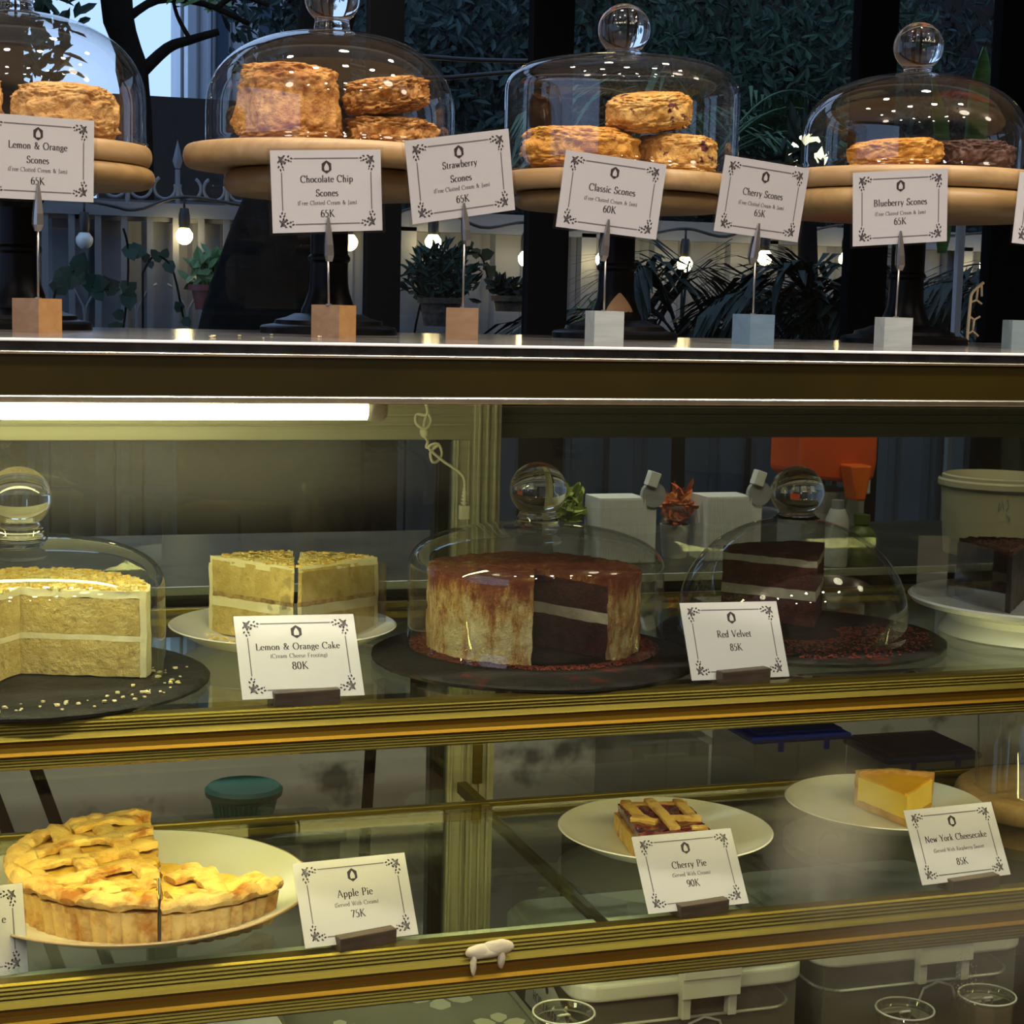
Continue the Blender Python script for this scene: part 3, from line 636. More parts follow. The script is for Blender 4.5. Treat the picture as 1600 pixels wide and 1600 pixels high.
dome(.0725, .140, SL, .131, .126, .050, 2.6, 'glass dome on the upper shelf at the left edge over a pale cake', nk=.012, nx=.022)
dome(.5835, .179, SL, .131, .1235, .045, 2.5, 'glass dome over the cut red velvet cake', nk=.012, nx=.021)
dome(.8795, .184, SL, .123, .126, .105, 2.05, 'round-shouldered glass dome over the single red velvet slice', nk=.003, nx=.022)
e = thing('glass_dome', 'glass dome on the wooden board cut off by the right edge of the lower shelf', 'glass dome', (1.255, .235, ZL + .0263), group='glass cake domes')
MB().lathe([(.087, 0), (.085, .004), (.085, .11), (.082, .125), (.07, .135), (.02, .14)], 72).build('shell', m_dome, e, smooth=True)
def slate(x, y, r, mat, label, seed):
    b = MB(); n = 120
    rim = [r * (1 + .006 * noise.noise(Vector((cos(2 * pi * i / n) * 6, sin(2 * pi * i / n) * 6, seed)))) for i in range(n)]
    def pt(i, k, z): 
        a = 2 * pi * i / n; j = .0012 * noise.noise(Vector((cos(a) * 30, sin(a) * 30, z * 900 + seed)))
        return ((rim[i] + k + j) * cos(a), (rim[i] + k + j) * sin(a), z)
    prof = ((-.005, 0), (-.0005, .0018), (0, .0045), (-.0014, .0062), (-.006, .0078))
    vs = [pt(i, k, z) for i in range(n) for k, z in prof]; m_ = len(prof)
    fs = [(i * m_ + q, ((i + 1) % n) * m_ + q, ((i + 1) % n) * m_ + q + 1, i * m_ + q + 1) for i in range(n) for q in range(m_ - 1)]
    vs += [(0, 0, .0078), (0, 0, 0)]; c = len(vs)
    fs += [(i * m_ + m_ - 1, ((i + 1) % n) * m_ + m_ - 1, c - 2) for i in range(n)] + [(((i + 1) % n) * m_, i * m_, c - 1) for i in range(n)]
    b.add(vs, fs); tag(b.build('slate_board', mat, None, loc=(x, y, ZU + Z0 + .0002), smooth='auto'), label, 'board', 'round slate boards')
slate(.0795, .145, .165, m_slate, 'round black slate board under the pale cake at the left', 1)
slate(.573, .150, .164, m_slate_r, 'round black slate board under the cut red velvet cake', 2)
slate(.893, .190, .156, m_slate_r, 'round black slate board under the single red velvet slice, dusted with red crumbs', 3)

# ------------------------------------------------------------------ scones
def dough(n, light, gold, brown, berry=None, rb=(.66, .70)):
    return pbr(n, gold, .6, c2=light, scale=34, ramp=(.38, .62), c3=berry or brown, scale3=(30 if berry else 26), ramp3=rb, bump=1.0, bscale=140, spec=.35)
m_sc_a = dough('golden_scone', (.66, .36, .11), (.40, .155, .028), (.24, .07, .012), rb=(.52, .72))
m_sc_b = dough('pale_scone', (.70, .42, .16), (.52, .26, .07), (.33, .12, .025), rb=(.56, .75))
m_sc_c = dough('berry_scone', (.72, .45, .15), (.52, .24, .04), (.2, .08, .02), (.10, .018, .022), rb=(.60, .635))
m_sc_d = dough('amber_scone', (.70, .36, .07), (.50, .20, .022), (.28, .09, .012), rb=(.58, .75))
m_sc_k = pbr('chocolate_scone', (.055, .022, .014), .65, c2=(.10, .045, .03), scale=30, bump=.8, bscale=90)
def scone(x, y, z, a, b, c, mat, label, seed, e1=.55, rz=0, tilt=(0, 0), amp=.06, ledge=0, nu=170, nv=100):
    mb = MB(); o = Vector((seed * 9.1, seed * 4.3, seed * 2.2))
    def sp(v, p): return math.copysign(abs(v) ** p, v)
    def fn(u, v):
        th = 2 * pi * u; ph = -pi / 2 + pi * v
        cx = sp(cos(ph), e1); d = Vector((cx * sp(cos(th), .9), cx * sp(sin(th), .9), sp(sin(ph), e1)))
        q = Vector((cos(th) * cos(ph), sin(th) * cos(ph), sin(ph)))
        n1 = noise.fractal(q * 1.9 + o, 1.0, 2.1, 3); n2 = noise.turbulence(q * 6 + o, 3, False); n3 = noise.noise(q * 19 + o)
        cr = abs(noise.noise(Vector((q.x * 2.5, q.y * 2.5, q.z * 9)) + o))      # layered cracks
        n4 = noise.turbulence(q * 24 + o, 2, False)
        s = 1 + amp * (1.8 * n1 + 1.0 * (n2 - .4) + .35 * n3 + .40 * (n4 - .4)) - amp * .55 * max(0, .12 - cr) / .12
        if ledge: 
            zz = d.z; s *= 1 - .07 * (1 / (1 + math.exp(-(zz - .12 + .25 * n1) * 22))) 
            s -= .10 * math.exp(-((zz - .10 + .25 * n1) / .07) ** 2)
        p = Vector((d.x * a * s, d.y * b * s, d.z * c * (1 + .5 * (s - 1)) * (1.12 if ledge and d.z > 0 else 1)))
        if d.z < -.6 and not tilt[0] and not tilt[1]: p.z = max(p.z, -c * .97)
        return p
    mb.grid(fn, nu, nv, True)
    R_ = Matrix.Rotation(rz, 3, 'Z') @ Matrix.Rotation(tilt[0], 3, 'X') @ Matrix.Rotation(tilt[1], 3, 'Y')
    mb.v = [tuple(R_ @ Vector(p)) for p in mb.v]
    lo = min(p[2] for p in mb.v)
    mb.v = [(p[0], p[1], p[2] - lo) for p in mb.v]
    o_ = mb.build('scone', mat, None, smooth=True, loc=(x, y, z + Z0)); tag(o_, label, 'scone', 'scones under the glass domes'); return o_
# dome at the left edge
scone(.130, .345, .1856, .053, .05, .030, m_sc_b, 'orange scone at the right inside the leftmost dome', 1, .6)
scone(.020, .362, .1856, .052, .05, .034, m_sc_b, 'orange scone mostly cut off by the left photo edge', 2, .6)
# tallest scone and its neighbours
scone(.357, .350, .1936, .056, .054, .041, m_sc_a, 'tall two-tiered golden scone, the tallest on the counter', 3, .42, .4, amp=.055, ledge=1)
scone(.463, .350, .1936, .050, .047, .019, m_sc_a, 'flat scone lying right of the tallest scone', 4, .6, amp=.09)
scone(.461, .350, .2275, .051, .045, .020, m_sc_a, 'flat cracked scone resting on top of another, right of the tallest scone', 5, .6, 1.0, (RAD(-6), RAD(-8)), amp=.09)
# flat-topped dome
scone(.681, .345, .1816, .066, .05, .025, m_sc_d, 'wide pale golden scone at the lower left in the flat-topped dome', 6, .6, amp=.06)
scone(.794, .345, .1816, .047, .043, .0235, m_sc_c, 'fruit scone at the lower right in the flat-topped dome', 7, .5, amp=.055)
scone(.760, .345, .2245, .053, .042, .022, m_sc_c, 'berry scone lying tilted on top in the flat-topped dome', 8, .55, .5, (RAD(4), RAD(-9)), amp=.05)
# rightmost dome
scone(1.068, .340, .1996, .057, .04, .018, m_sc_d, 'flat amber scone at the left in the rightmost dome', 9, .6, -.1, (0, RAD(-5)), amp=.06)
scone(1.170, .335, .1996, .046, .043, .0205, m_sc_k, 'dark chocolate scone at the right in the rightmost dome', 10, .5, amp=.07)
scone(1.128, .405, .1996, .034, .032, .0185, m_sc_k, 'dark chocolate scone behind the amber scone in the rightmost dome', 11, .5, amp=.07)

# ------------------------------------------------------------------ cakes
VA = -18.3                                       # bearing of the shop aisle's sight line, used to turn the cakes
def sector(mb, r0, r1, a0, a1, z0, z1, na=None, nr=14, nz=10, amp=0, sc=60, seed=1, cuts=True, rfun=None):
    a0, a1 = RAD(a0 + VA), RAD(a1 + VA); na = na or max(6, int((a1 - a0) / RAD(2.5))); st = len(mb.v)
    rf = rfun or (lambda a, z: 1.0)
    def P(r, a, z): k = 1 if r < r1 * .98 else rf(a, z); return (r * k * cos(a), r * k * sin(a), z)
    mb.grid(lambda u, v: P(r0 + (r1 - r0) * v, a0 + (a1 - a0) * u, z1), na, nr)
    mb.grid(lambda u, v: P(r0 + (r1 - r0) * v, a1 - (a1 - a0) * u, z0), na, nr)
    mb.grid(lambda u, v: P(r1, a1 - (a1 - a0) * u, z0 + (z1 - z0) * v), na, nz)
    if r0 > 0: mb.grid(lambda u, v: P(r0, a0 + (a1 - a0) * u, z0 + (z1 - z0) * v), na, nz)
    if cuts:
        mb.grid(lambda u, v: P(r0 + (r1 - r0) * u, a1, z0 + (z1 - z0) * v), nr, nz)
        mb.grid(lambda u, v: P(r1 - (r1 - r0) * u, a0, z0 + (z1 - z0) * v), nr, nz)
    if amp: mb.disp(amp, sc, seed, 3, st)
    return mb
m_lem_sponge = pbr('lemon_sponge', (.56, .41, .12), .8, c2=(.68, .53, .20), scale=60, c3=(.44, .30, .09), scale3=70, ramp3=(.58, .70), bump=.8, bscale=160)
m_lem_cream = pbr('lemon_cream', (.80, .73, .42), .55, c2=(.86, .80, .52), scale=40, bump=.25, bscale=60)
m_lem_top = pbr('zest_topping', (.86, .70, .26), .6, c2=(.82, .52, .08), scale=70, ramp=(.45, .62), c3=(.62, .36, .05), scale3=90, ramp3=(.60, .68), bump=.9, bscale=150)
m_jam = pbr('brown_seam', (.36, .20, .07), .7, c2=(.55, .40, .15), scale=120, ramp=(.45, .6), bump=.5)
m_rv = pbr('red_velvet_sponge', (.030, .006, .006), .85, c2=(.075, .014, .014), scale=90, bump=.9, bscale=180)
m_rv2 = pbr('red_velvet_slice_sponge', (.060, .012, .010), .85, c2=(.13, .028, .022), scale=90, bump=.9, bscale=180)
m_rv_cream = pbr('cream_filling', (.52, .45, .30), .6, c2=(.62, .55, .40), scale=60, bump=.4)
# frosting dusted with red cocoa: thick on the top, streaky on the sides
m, t, o_ = nt('dusted_frosting'); L = t.links
p = N(t, 'ShaderNodeBsdfPrincipled', Roughness=.7); L.new(p.outputs[0], o_.inputs[0])
tc = N(t, 'ShaderNodeTexCoord'); sp = N(t, 'ShaderNodeSeparateXYZ'); L.new(tc.outputs['Object'], sp.inputs[0])
hz = N(t, 'ShaderNodeMapRange'); L.new(sp.outputs['Z'], hz.inputs[0]); hz.inputs[1].default_value = .058; hz.inputs[2].default_value = .079; hz.inputs[3].default_value = .01; hz.inputs[4].default_value = .25
mp = N(t, 'ShaderNodeMapping'); mp.inputs['Scale'].default_value = (1, 1, .3); L.new(tc.outputs['Object'], mp.inputs[0])
n1 = N(t, 'ShaderNodeTexNoise', Scale=48.0, Detail=9.0, Roughness=.80); L.new(mp.outputs[0], n1.inputs['Vector'])
n0 = N(t, 'ShaderNodeTexNoise', Scale=13.0, Detail=3.0); L.new(tc.outputs['Object'], n0.inputs['Vector'])
ex = N(t, 'ShaderNodeMapRange'); L.new(n1.outputs[0], ex.inputs[0]); ex.inputs[1].default_value = .30; ex.inputs[2].default_value = .70; ex.inputs[3].default_value = 0; ex.inputs[4].default_value = .60
a1 = N(t, 'ShaderNodeMath', operation='MULTIPLY_ADD'); L.new(n0.outputs[0], a1.inputs[0]); a1.inputs[1].default_value = .55; L.new(ex.outputs[0], a1.inputs[2])
a2 = N(t, 'ShaderNodeMath', operation='ADD'); L.new(a1.outputs[0], a2.inputs[0]); L.new(hz.outputs[0], a2.inputs[1])
cr = N(t, 'ShaderNodeValToRGB'); L.new(a2.outputs[0], cr.inputs[0]); E_ = cr.color_ramp.elements
E_[0].position = .46; E_[0].color = (.64, .52, .29, 1); E_[1].position = .86; E_[1].color = (.19, .028, .007, 1)
x_ = E_.new(.60); x_.color = (.50, .29, .09, 1); x_ = E_.new(.72); x_.color = (.28, .075, .016, 1)
L.new(cr.outputs[0], p.inputs['Base Color'])
nb = N(t, 'ShaderNodeTexNoise', Scale=110.0, Detail=5.0, Roughness=.7); L.new(tc.outputs['Object'], nb.inputs['Vector'])
b_ = N(t, 'ShaderNodeBump', Strength=1.0, Distance=.008); L.new(nb.outputs[0], b_.inputs['Height']); L.new(b_.outputs[0], p.inputs['Normal'])
m_dust = m
m_redcrumb = pbr('red_crumb', (.16, .022, .008), .85, c2=(.10, .012, .006), scale=100)
m_lemcrumb = pbr('pale_crumb', (.72, .60, .28), .8, c2=(.80, .72, .45), scale=80)
SZ = ZU + .0084
e = thing('layer_cake', 'pale lemon layer cake with a quarter cut out under the left glass dome', 'cake', (.0725, .140, SZ))
A0, A1 = -3, 254; KL = 1.115
sector(MB(), 0, .111, A0, A1, .001, .034, amp=.0008).build('sponge_layer', m_lem_sponge, e, smooth='auto')
sector(MB(), 0, .1115, A0, A1, .034, .039, nz=3, amp=.0007).build('cream_filling', m_lem_cream, e, smooth='auto')
sector(MB(), 0, .111, A0, A1, .039, .073, amp=.0008).build('sponge_layer', m_lem_sponge, e, smooth='auto')
f = sector(MB(), 0, .116, A0, A1, .073, .080, nr=24, nz=4, amp=.0016, sc=55)
sector(f, .111, .117, A0, A1, .0005, .0795, nr=2, nz=14, amp=.0012, sc=50)
f.build('frosting', m_lem_cream, e, smooth='auto')
zt = MB(); rnd = random.Random(5)
for i in range(1300):
    a = RAD(rnd.uniform(A0 + 1, A1 - 1) + VA); r = .113 * math.sqrt(rnd.random()); c0 = Vector((r * cos(a), r * sin(a), .0805)); s_ = rnd.uniform(.0012, .0032)
    R_ = Matrix.Rotation(rnd.uniform(0, 6), 3, 'Z') @ Matrix.Rotation(rnd.uniform(-.6, .6), 3, 'X')
    zt.box(-s_, s_, -s_ * .6, s_ * .6, -.0012, .0016, R_, (0, 0, 0)); zt.v[-8:] = [tuple(Vector(q) + c0) for q in zt.v[-8:]]
zt.build('zest_crumbs', m_lem_top, e)['kind'] = 'stuff'
e = thing('layer_cake', 'red velvet layer cake dusted with cocoa with a slice cut out under a glass dome', 'cake', (.5815, .179, SZ))
A0, A1 = -43, 269
sector(MB(), 0, .099, A0, A1, .001, .035, amp=.0008).build('sponge_layer', m_rv, e, smooth='auto')
sector(MB(), 0, .0995, A0, A1, .035, .046, nz=4, amp=.0009).build('cream_filling', m_rv_cream, e, smooth='auto')
sector(MB(), 0, .099, A0, A1, .046, .0735, amp=.0008).build('sponge_layer', m_rv, e, smooth='auto')
f = sector(MB(), 0, .1075, A0, A1, .0735, .0805, nr=44, nz=4, na=220, amp=.0020, sc=85)
sector(f, .099, .109, A0, A1, .0005, .080, nr=2, nz=24, na=220, amp=.0022, sc=60)
f.build('frosting', m_dust, e, smooth='auto')
def crumbs(name, cx, cy, z, r0, r1, n, s0, s1, mat, label, seed, a0=0, a1=360):
    mb = MB(); rn = random.Random(seed)
    for i in range(n):
        a = RAD(rn.uniform(a0, a1) + VA); r = r0 + (r1 - r0) * rn.random() ** 1.3; s_ = rn.uniform(s0, s1)
        c0 = Vector((r * cos(a), r * sin(a), s_ * .5)); R_ = Matrix.Rotation(rn.uniform(0, 6), 3, 'Z')
        vs = [c0 + R_ @ Vector((x * s_ * rn.uniform(.6, 1.3), y * s_ * rn.uniform(.6, 1.3), zz * s_ * .5)) for x in (-1, 1) for y in (-1, 1) for zz in (-1, 1)]
        mb.add(vs, [(0, 1, 3, 2), (4, 6, 7, 5), (0, 4, 5, 1), (2, 3, 7, 6), (0, 2, 6, 4), (1, 5, 7, 3)])
    o = mb.build(name, mat, None, loc=(cx, cy, z + Z0)); return tag(o, label, 'crumbs', kind='stuff')
crumbs('cocoa_crumbs', .5835, .179, SZ + .0003, .110, .128, 2800, .0004, .0012, m_redcrumb, 'red cocoa crumbs scattered around the cut red velvet cake', 3)
crumbs('cocoa_crumbs', .885, .188, SZ + .0003, .05, .148, 900, .0005, .0014, m_redcrumb, 'red cocoa crumbs scattered around the single red velvet slice', 4, -130, 30)
crumbs('cake_crumbs', .0725, .140, SZ + .0003, .118, .158, 60, .0006, .0019, m_lemcrumb, 'pale cake crumbs scattered on the left slate board', 6, -110, 20)
# two lemon slices on a white plate
def plate(x, y, z, r, h, label, foot=.55, brown=False):
    e = thing('dinner_plate', label, 'plate', (x, y, z)); w_ = .0028
    pr = [(0, .002), (r * foot, .002), (r * foot, 0), (r * foot + .004, .0005), (r * .8, h * .42), (r * .97, h - .001), (r, h + .0008), (r * .985, h + .0016), (r * .79, h * .50 + .002), (r * foot, .0058), (0, .0052)]
    MB().lathe(pr, 96).build('dish', m_china, e, smooth='auto')
    if brown: MB().lathe([(r * .998, h + .0005), (r * 1.0008, h + .0012), (r * .992, h + .0019), (r * .984, h + .0018)], 96).build('brown_rim', m_rim, e, smooth=True)
    return e
plate(.3406, .2716, ZU + .0003, .117, .021, 'white plate under two pale lemon cake slices on the upper shelf')
def slice_(name, label, x, y, z, r, a0, a1, layers, frost, grp, topcrumbs=None, colr=None):
    e = thing(name, label, 'cake slice', (x, y, z), group=grp)
    for (nm, z0, z1, mt, am) in layers: sector(MB(), 0, r, a0, a1, z0, z1, na=20, nr=22, nz=10, amp=am, sc=70, seed=3).build(nm, mt, e, smooth='auto')
    if frost:
        f = sector(MB(), 0, r + .003, a0, a1, frost[0], frost[1], na=20, nr=22, nz=3, amp=.0014, sc=60)
        sector(f, r, r + .005, a0, a1, .0006, frost[0], na=20, nr=2, nz=12, amp=.001, sc=50); f.build('frosting', frost[2], e, smooth='auto')
    if topcrumbs:
        mb = MB(); rn = random.Random(8)
        for i in range(topcrumbs[0]):
            a = RAD(rn.uniform(a0 + 2, a1 - 2) + VA); rr = r * math.sqrt(rn.random()); s_ = rn.uniform(.0012, .003)
            c0 = Vector((rr * cos(a), rr * sin(a), topcrumbs[1])); R_ = Matrix.Rotation(rn.uniform(0, 6), 3, 'Z')
            vs = [c0 + R_ @ Vector((q * s_, w * s_ * .7, v * .0012)) for q in (-1, 1) for w in (-1, 1) for v in (-1, 1)]
            mb.add(vs, [(0, 1, 3, 2), (4, 6, 7, 5), (0, 4, 5, 1), (2, 3, 7, 6), (0, 2, 6, 4), (1, 5, 7, 3)])
        mb.build('top_crumbs', topcrumbs[2], e)['kind'] = 'stuff'
    if colr:
        w_ = MB()
        for q in colr:
            A = Vector(q[0]); B = Vector(q[1]); zt_ = q[2]; n_ = (B - A).cross(Vector((0, 0, 1))).normalized() * .0002
            w_.add([A - n_, B - n_, B - n_ + Vector((0, 0, zt_)), A - n_ + Vector((0, 0, zt_)), A + n_, B + n_, B + n_ + Vector((0, 0, zt_)), A + n_ + Vector((0, 0, zt_))], [(0, 1, 2, 3), (7, 6, 5, 4), (0, 4, 5, 1), (1, 5, 6, 2), (2, 6, 7, 3), (3, 7, 4, 0)])
        w_.build('clear_wrap', m_wrap, e)
    return e
m_wrap = glass('acetate_wrap', (.93, .93, .93), .14, .6, 3, .03)
LL = [('sponge_layer', .0005, .030, m_lem_sponge, .0008), ('cream_filling', .030, .040, m_lem_cream, .0008), ('jam_seam', .040, .0445, m_jam, .0012), ('sponge_layer', .0445, .078, m_lem_sponge, .0008)]
zs = ZU + .0065
def pol(r, a, z=0): return (r * cos(RAD(a + VA)), r * sin(RAD(a + VA)), z)
slice_('cake_slice', 'left of the two pale lemon layer cake slices on a white plate', .3425, .226, zs, .112, 98, 146, LL, (.074, .081, m_lem_cream), 'lemon cake slices', (230, .0815, m_lem_top),
       [(pol(.004, 150), pol(.118, 144), .070)])
slice_('cake_slice', 'right of the two pale lemon layer cake slices on a white plate', .3468, .2262, zs, .106, 48, 96, LL, (.074, .081, m_lem_cream), 'lemon cake slices', (230, .0815, m_lem_top),
       [(pol(.004, 36), pol(.112, 42), .076), (pol(.112, 42), pol(.114, 52), .076)])
crumbs('cake_crumbs', .3406, .2716, ZU + .0092, .03, .085, 90, .0008, .0024, m_lem_top, 'yellow crumbs on the plate around the two lemon slices', 12, -180, 0)
# one red velvet slice on the third slate
LV = [('sponge_layer', .0005, .029, m_rv2, .0008), ('cream_filling', .029, .040, m_rv_cream, .0009), ('sponge_layer', .040, .066, m_rv2, .0008), ('cream_topping', .066, .074, m_rv_cream, .0009), ('dusted_top', .074, .081, m_rv2, .0012)]
slice_('cake_slice', 'red velvet layer cake slice standing alone under the round-shouldered dome', .920, .208, SZ, .112, 76, 150, LV, None, None)
# chocolate slice on a raised white stand at the right
e = thing('cake_stand', 'low white china cake stand cut off by the right photo edge', 'cake stand', (1.172, .170, ZU + .0003))
MB().lathe([(.096, 0), (.102, .001), (.100, .006), (.092, .016), (.095, .024), (.120, .030), (.133, .034), (.137, .0395), (.135, .0415), (.128, .0385), (.118, .036), (0, .035)], 96).build('dish', m_china, e, smooth='auto')
m_choc = pbr('chocolate_sponge', (.035, .024, .018), .8, c2=(.075, .052, .04), scale=50, bump=.6, bscale=120)
m_choc2 = pbr('chocolate_ganache', (.016, .010, .008), .5, c2=(.03, .02, .015), scale=40, bump=.4)
m_choctop = pbr('chocolate_crumbs', (.07, .026, .012), .8, c2=(.12, .05, .025), scale=80, bump=.8)
slice_('cake_slice', 'dark chocolate cake slice in a clear wrap on the white stand at the right', 1.100, .106, ZU + .0362, .108, 66, 107, [('sponge_layer', .0005, .032, m_choc, .0008), ('ganache_layer', .032, .040, m_choc2, .0008), ('sponge_layer', .040, .062, m_choc2, .0008)],
       (.062, .068, m_choctop), None, (160, .0685, m_choctop), [(pol(.006, 140), pol(.116, 110.5), .066), (pol(.112, 113), pol(.128, 128), .070)])

# ------------------------------------------------------------------ apple pie (large piece and a cut slice) on its plate
PZ = ZL + .0003
plate(.178, .150, PZ, .167, .025, 'large white plate with a thin brown rim under the apple pie', .62, True)
m_crust = pbr('baked_crust', (.62, .38, .11), .7, c2=(.74, .52, .21), scale=22, ramp=(.35, .65), c3=(.34, .12, .012), scale3=32, ramp3=(.47, .64), bump=.8, bscale=110)
m_lattice = pbr('lattice_pastry', (.68, .42, .10), .65, c2=(.78, .56, .20), scale=24, c3=(.36, .13, .012), scale3=30, ramp3=(.48, .64), bump=.8, bscale=90)
m_apple = pbr('apple_filling', (.60, .36, .05), .35, c2=(.72, .50, .12), scale=35, c3=(.42, .20, .02), scale3=40, ramp3=(.52, .66), bump=.7, bscale=60)
def pie(name, label, cx, cy, z, R, a0, a1, h, seed, hand=1):
    e = thing(name, label, 'pie' if name == 'apple_pie' else 'pie slice', (cx, cy, z)); nf = 60
    flute = lambda a, zz: 1 + .026 * (abs(cos(nf * a / 2)) - .6) - .05 * (1 - zz / h)
    sh = sector(MB(), 0, R, a0, a1, .0004, h - .006, nr=10, nz=8, na=int((a1 - a0) * 2.2), rfun=flute)
    sh.build('fluted_crust', m_crust, e, smooth='auto')
    sector(MB(), 0, R - .008, a0 + .4, a1 - .4, h - .006, h - .001, nr=22, nz=2, amp=.0028, sc=60, seed=seed).build('apple_filling', m_apple, e, smooth='auto')
    b0, b1 = RAD(a0 + VA), RAD(a1 + VA); k = max(10, int((a1 - a0) / 2)); rim = MB()
    def rp(u, v):
        a = b0 + (b1 - b0) * u; q = 2 * pi * v; nz_ = noise.noise(Vector((cos(a) * 9, sin(a) * 9, seed)))
        rr = R - .006 + (.0095 + .002 * nz_) * cos(q); zz = h + .002 + .003 * nz_ + (.0065 + .0018 * nz_) * sin(q)
        return (rr * cos(a), rr * sin(a), zz)
    rim.grid(rp, k, 14); n_ = len(rim.v)
    rim.add([rim.v[j] for j in range(14)], [tuple(range(14))]); rim.add([rim.v[k * 15 + j] for j in range(14)], [tuple(range(14))[::-1]])
    rim.disp(.0036, 75, seed).build('crust_rim', m_crust, e, smooth='auto')
    # lattice strips, cut off where the pie is cut
    def inside(px, py):
        r = math.hypot(px, py)
        if r > R - .009: return False
        a = (math.degrees(math.atan2(py, px)) - VA - a0) % 360
        return .8 / max(r, .01) * .0 + 1 < a < (a1 - a0) - 1
    for fam, dr in enumerate((38, 118)):
        d = Vector((cos(RAD(dr + VA)), sin(RAD(dr + VA)), 0)); nn = Vector((-d.y, d.x, 0))
        for off in [(-2.5 + q) * .046 + .004 for q in range(6)]:
            run = []
            for i in range(-40, 41):
                s_ = i * .004; P = d * s_ + nn * off
                ok = inside(P.x, P.y) and inside(*(P + nn * .006).xy) and inside(*(P - nn * .006).xy)
                if ok: run.append((s_, P))
                if (not ok or i == 40) and run:
                    if len(run) > 3:
                        mb = MB(); vs = []; w_ = .0095
                        for s2, Q in run:
                            wv = .0022 * sin(s2 / .046 * pi + fam * pi + off / .046 * pi); zz = h + .0035 + wv + .0012 * noise.noise(Q * 50)
                            for k2, hh in ((-1, -.003), (-1, .0012), (-.8, .0030), (0, .0036), (.8, .0030), (1, .0012), (1, -.003)):
                                vs.append(Q + nn * w_ * k2 + Vector((0, 0, zz + hh)))
                        m7 = 7; nr_ = len(run)
                        fs = [(i2 * m7 + j, (i2 + 1) * m7 + j, (i2 + 1) * m7 + (j + 1) % m7, i2 * m7 + (j + 1) % m7) for i2 in range(nr_ - 1) for j in range(m7)]
                        fs += [tuple(range(m7)), tuple((nr_ - 1) * m7 + j for j in range(m7))[::-1]]
                        mb.add(vs, fs); mb.disp(.0022, 75, seed).build('lattice_strip', m_lattice, e, smooth='auto')
                    run = []
    return e
pie('apple_pie', 'large lattice-topped apple pie with a wide piece missing, on the big plate', .200, .160, PZ + .0062, .140, 105, 281, .040, 2)
pie('pie_slice', 'cut slice of lattice-topped apple pie beside the large pie on the big plate', .2015, .158, PZ + .0062, .138, -79.5 + 1.2, -26, .037, 3)
crumbs('pastry_crumbs', .23, .25, PZ + .0068, .01, .07, 14, .0012, .0035, m_lemcrumb, 'pastry crumbs on the empty part of the big apple pie plate', 14)

# ------------------------------------------------------------------ cherry pie slice and cheesecake slice
plate(.748, .204, PZ, .1165, .022, 'white plate under the cherry pie slice on the lower shelf', .5)
m_cherry = pbr('cherry_filling', (.075, .006, .010), .12, c2=(.17, .014, .02), scale=60, bump=.9, bscale=55, spec=.7, coat=.5)
e = thing('pie_slice', 'cherry pie slice with lattice strips and dark filling on a white plate', 'pie slice', (.742, .200, PZ + .0058), rz=RAD(-10))
w_, d_, h_ = .041, .056, .030
c_ = MB(); c_.grid(lambda u, v: (-w_ + 2 * w_ * u, -d_ + 2 * d_ * v, .0005), 10, 10)
for (xa, xb, ya, yb) in ((-w_, w_, -d_, -d_), (w_, w_, -d_, d_), (w_, -w_, d_, d_), (-w_, -w_, d_, -d_)):
    c_.grid(lambda u, v: (xa + (xb - xa) * u, ya + (yb - ya) * u, .0005 + .0195 * v), 14, 6)
c_.grid(lambda u, v: (-w_ + 2 * w_ * u, -d_ + 2 * d_ * v, .020), 10, 10)
c_.disp(.0016, 60).build('pastry_base', m_lattice, e, smooth='auto')
g = MB(); g.grid(lambda u, v: (-w_ + .003 + (2 * w_ - .004) * u, -d_ + .002 + (2 * d_ - .006) * v, .0305 + .003 * noise.noise(Vector((u * 9, v * 11, 0)))), 26, 30)
for (xa, xb, ya, yb) in ((-w_ + .003, w_ - .001, -d_ + .002, -d_ + .002), (w_ - .001, w_ - .001, -d_ + .002, d_ - .004), (w_ - .001, -w_ + .003, d_ - .004, d_ - .004), (-w_ + .003, -w_ + .003, d_ - .004, -d_ + .002)):
    g.grid(lambda u, v: (xa + (xb - xa) * u, ya + (yb - ya) * u, .019 + .0115 * v), 24, 5)
g.disp(.0016, 90).build('cherry_filling', m_cherry, e, smooth='auto')
def strip(pts, wd, zz=.030):
    mb = MB(); P = [Vector((x, y, 0)) for x, y in pts]; vs = []; n_ = 16
    for i in range(n_ + 1):
        f_ = i / n_ * (len(P) - 1); k = min(int(f_), len(P) - 2); Q = P[k].lerp(P[k + 1], f_ - k); dd = (P[k + 1] - P[k]).normalized(); nn = Vector((-dd.y, dd.x, 0))
        for k2, hh in ((-1, -.003), (-1, .0006), (-.85, .0014), (0, .0016), (.85, .0014), (1, .0006), (1, -.003)): vs.append(Q + nn * wd * 1.15 * k2 + Vector((0, 0, zz + hh)))
    fs = [(i * 7 + j, (i + 1) * 7 + j, (i + 1) * 7 + (j + 1) % 7, i * 7 + (j + 1) % 7) for i in range(n_) for j in range(7)] + [tuple(range(7)), tuple(n_ * 7 + j for j in range(7))[::-1]]
    mb.add(vs, fs); mb.disp(.0007, 80); mb.build('lattice_strip', m_lattice, e, smooth='auto')
strip([(-.030, .050), (-.026, -.005), (-.020, -.022)], .0050, .0335); strip([(-.003, .052), (.001, 0), (.002, -.053)], .0050, .0345); strip([(.029, .052), (.032, -.008)], .0048, .0335)
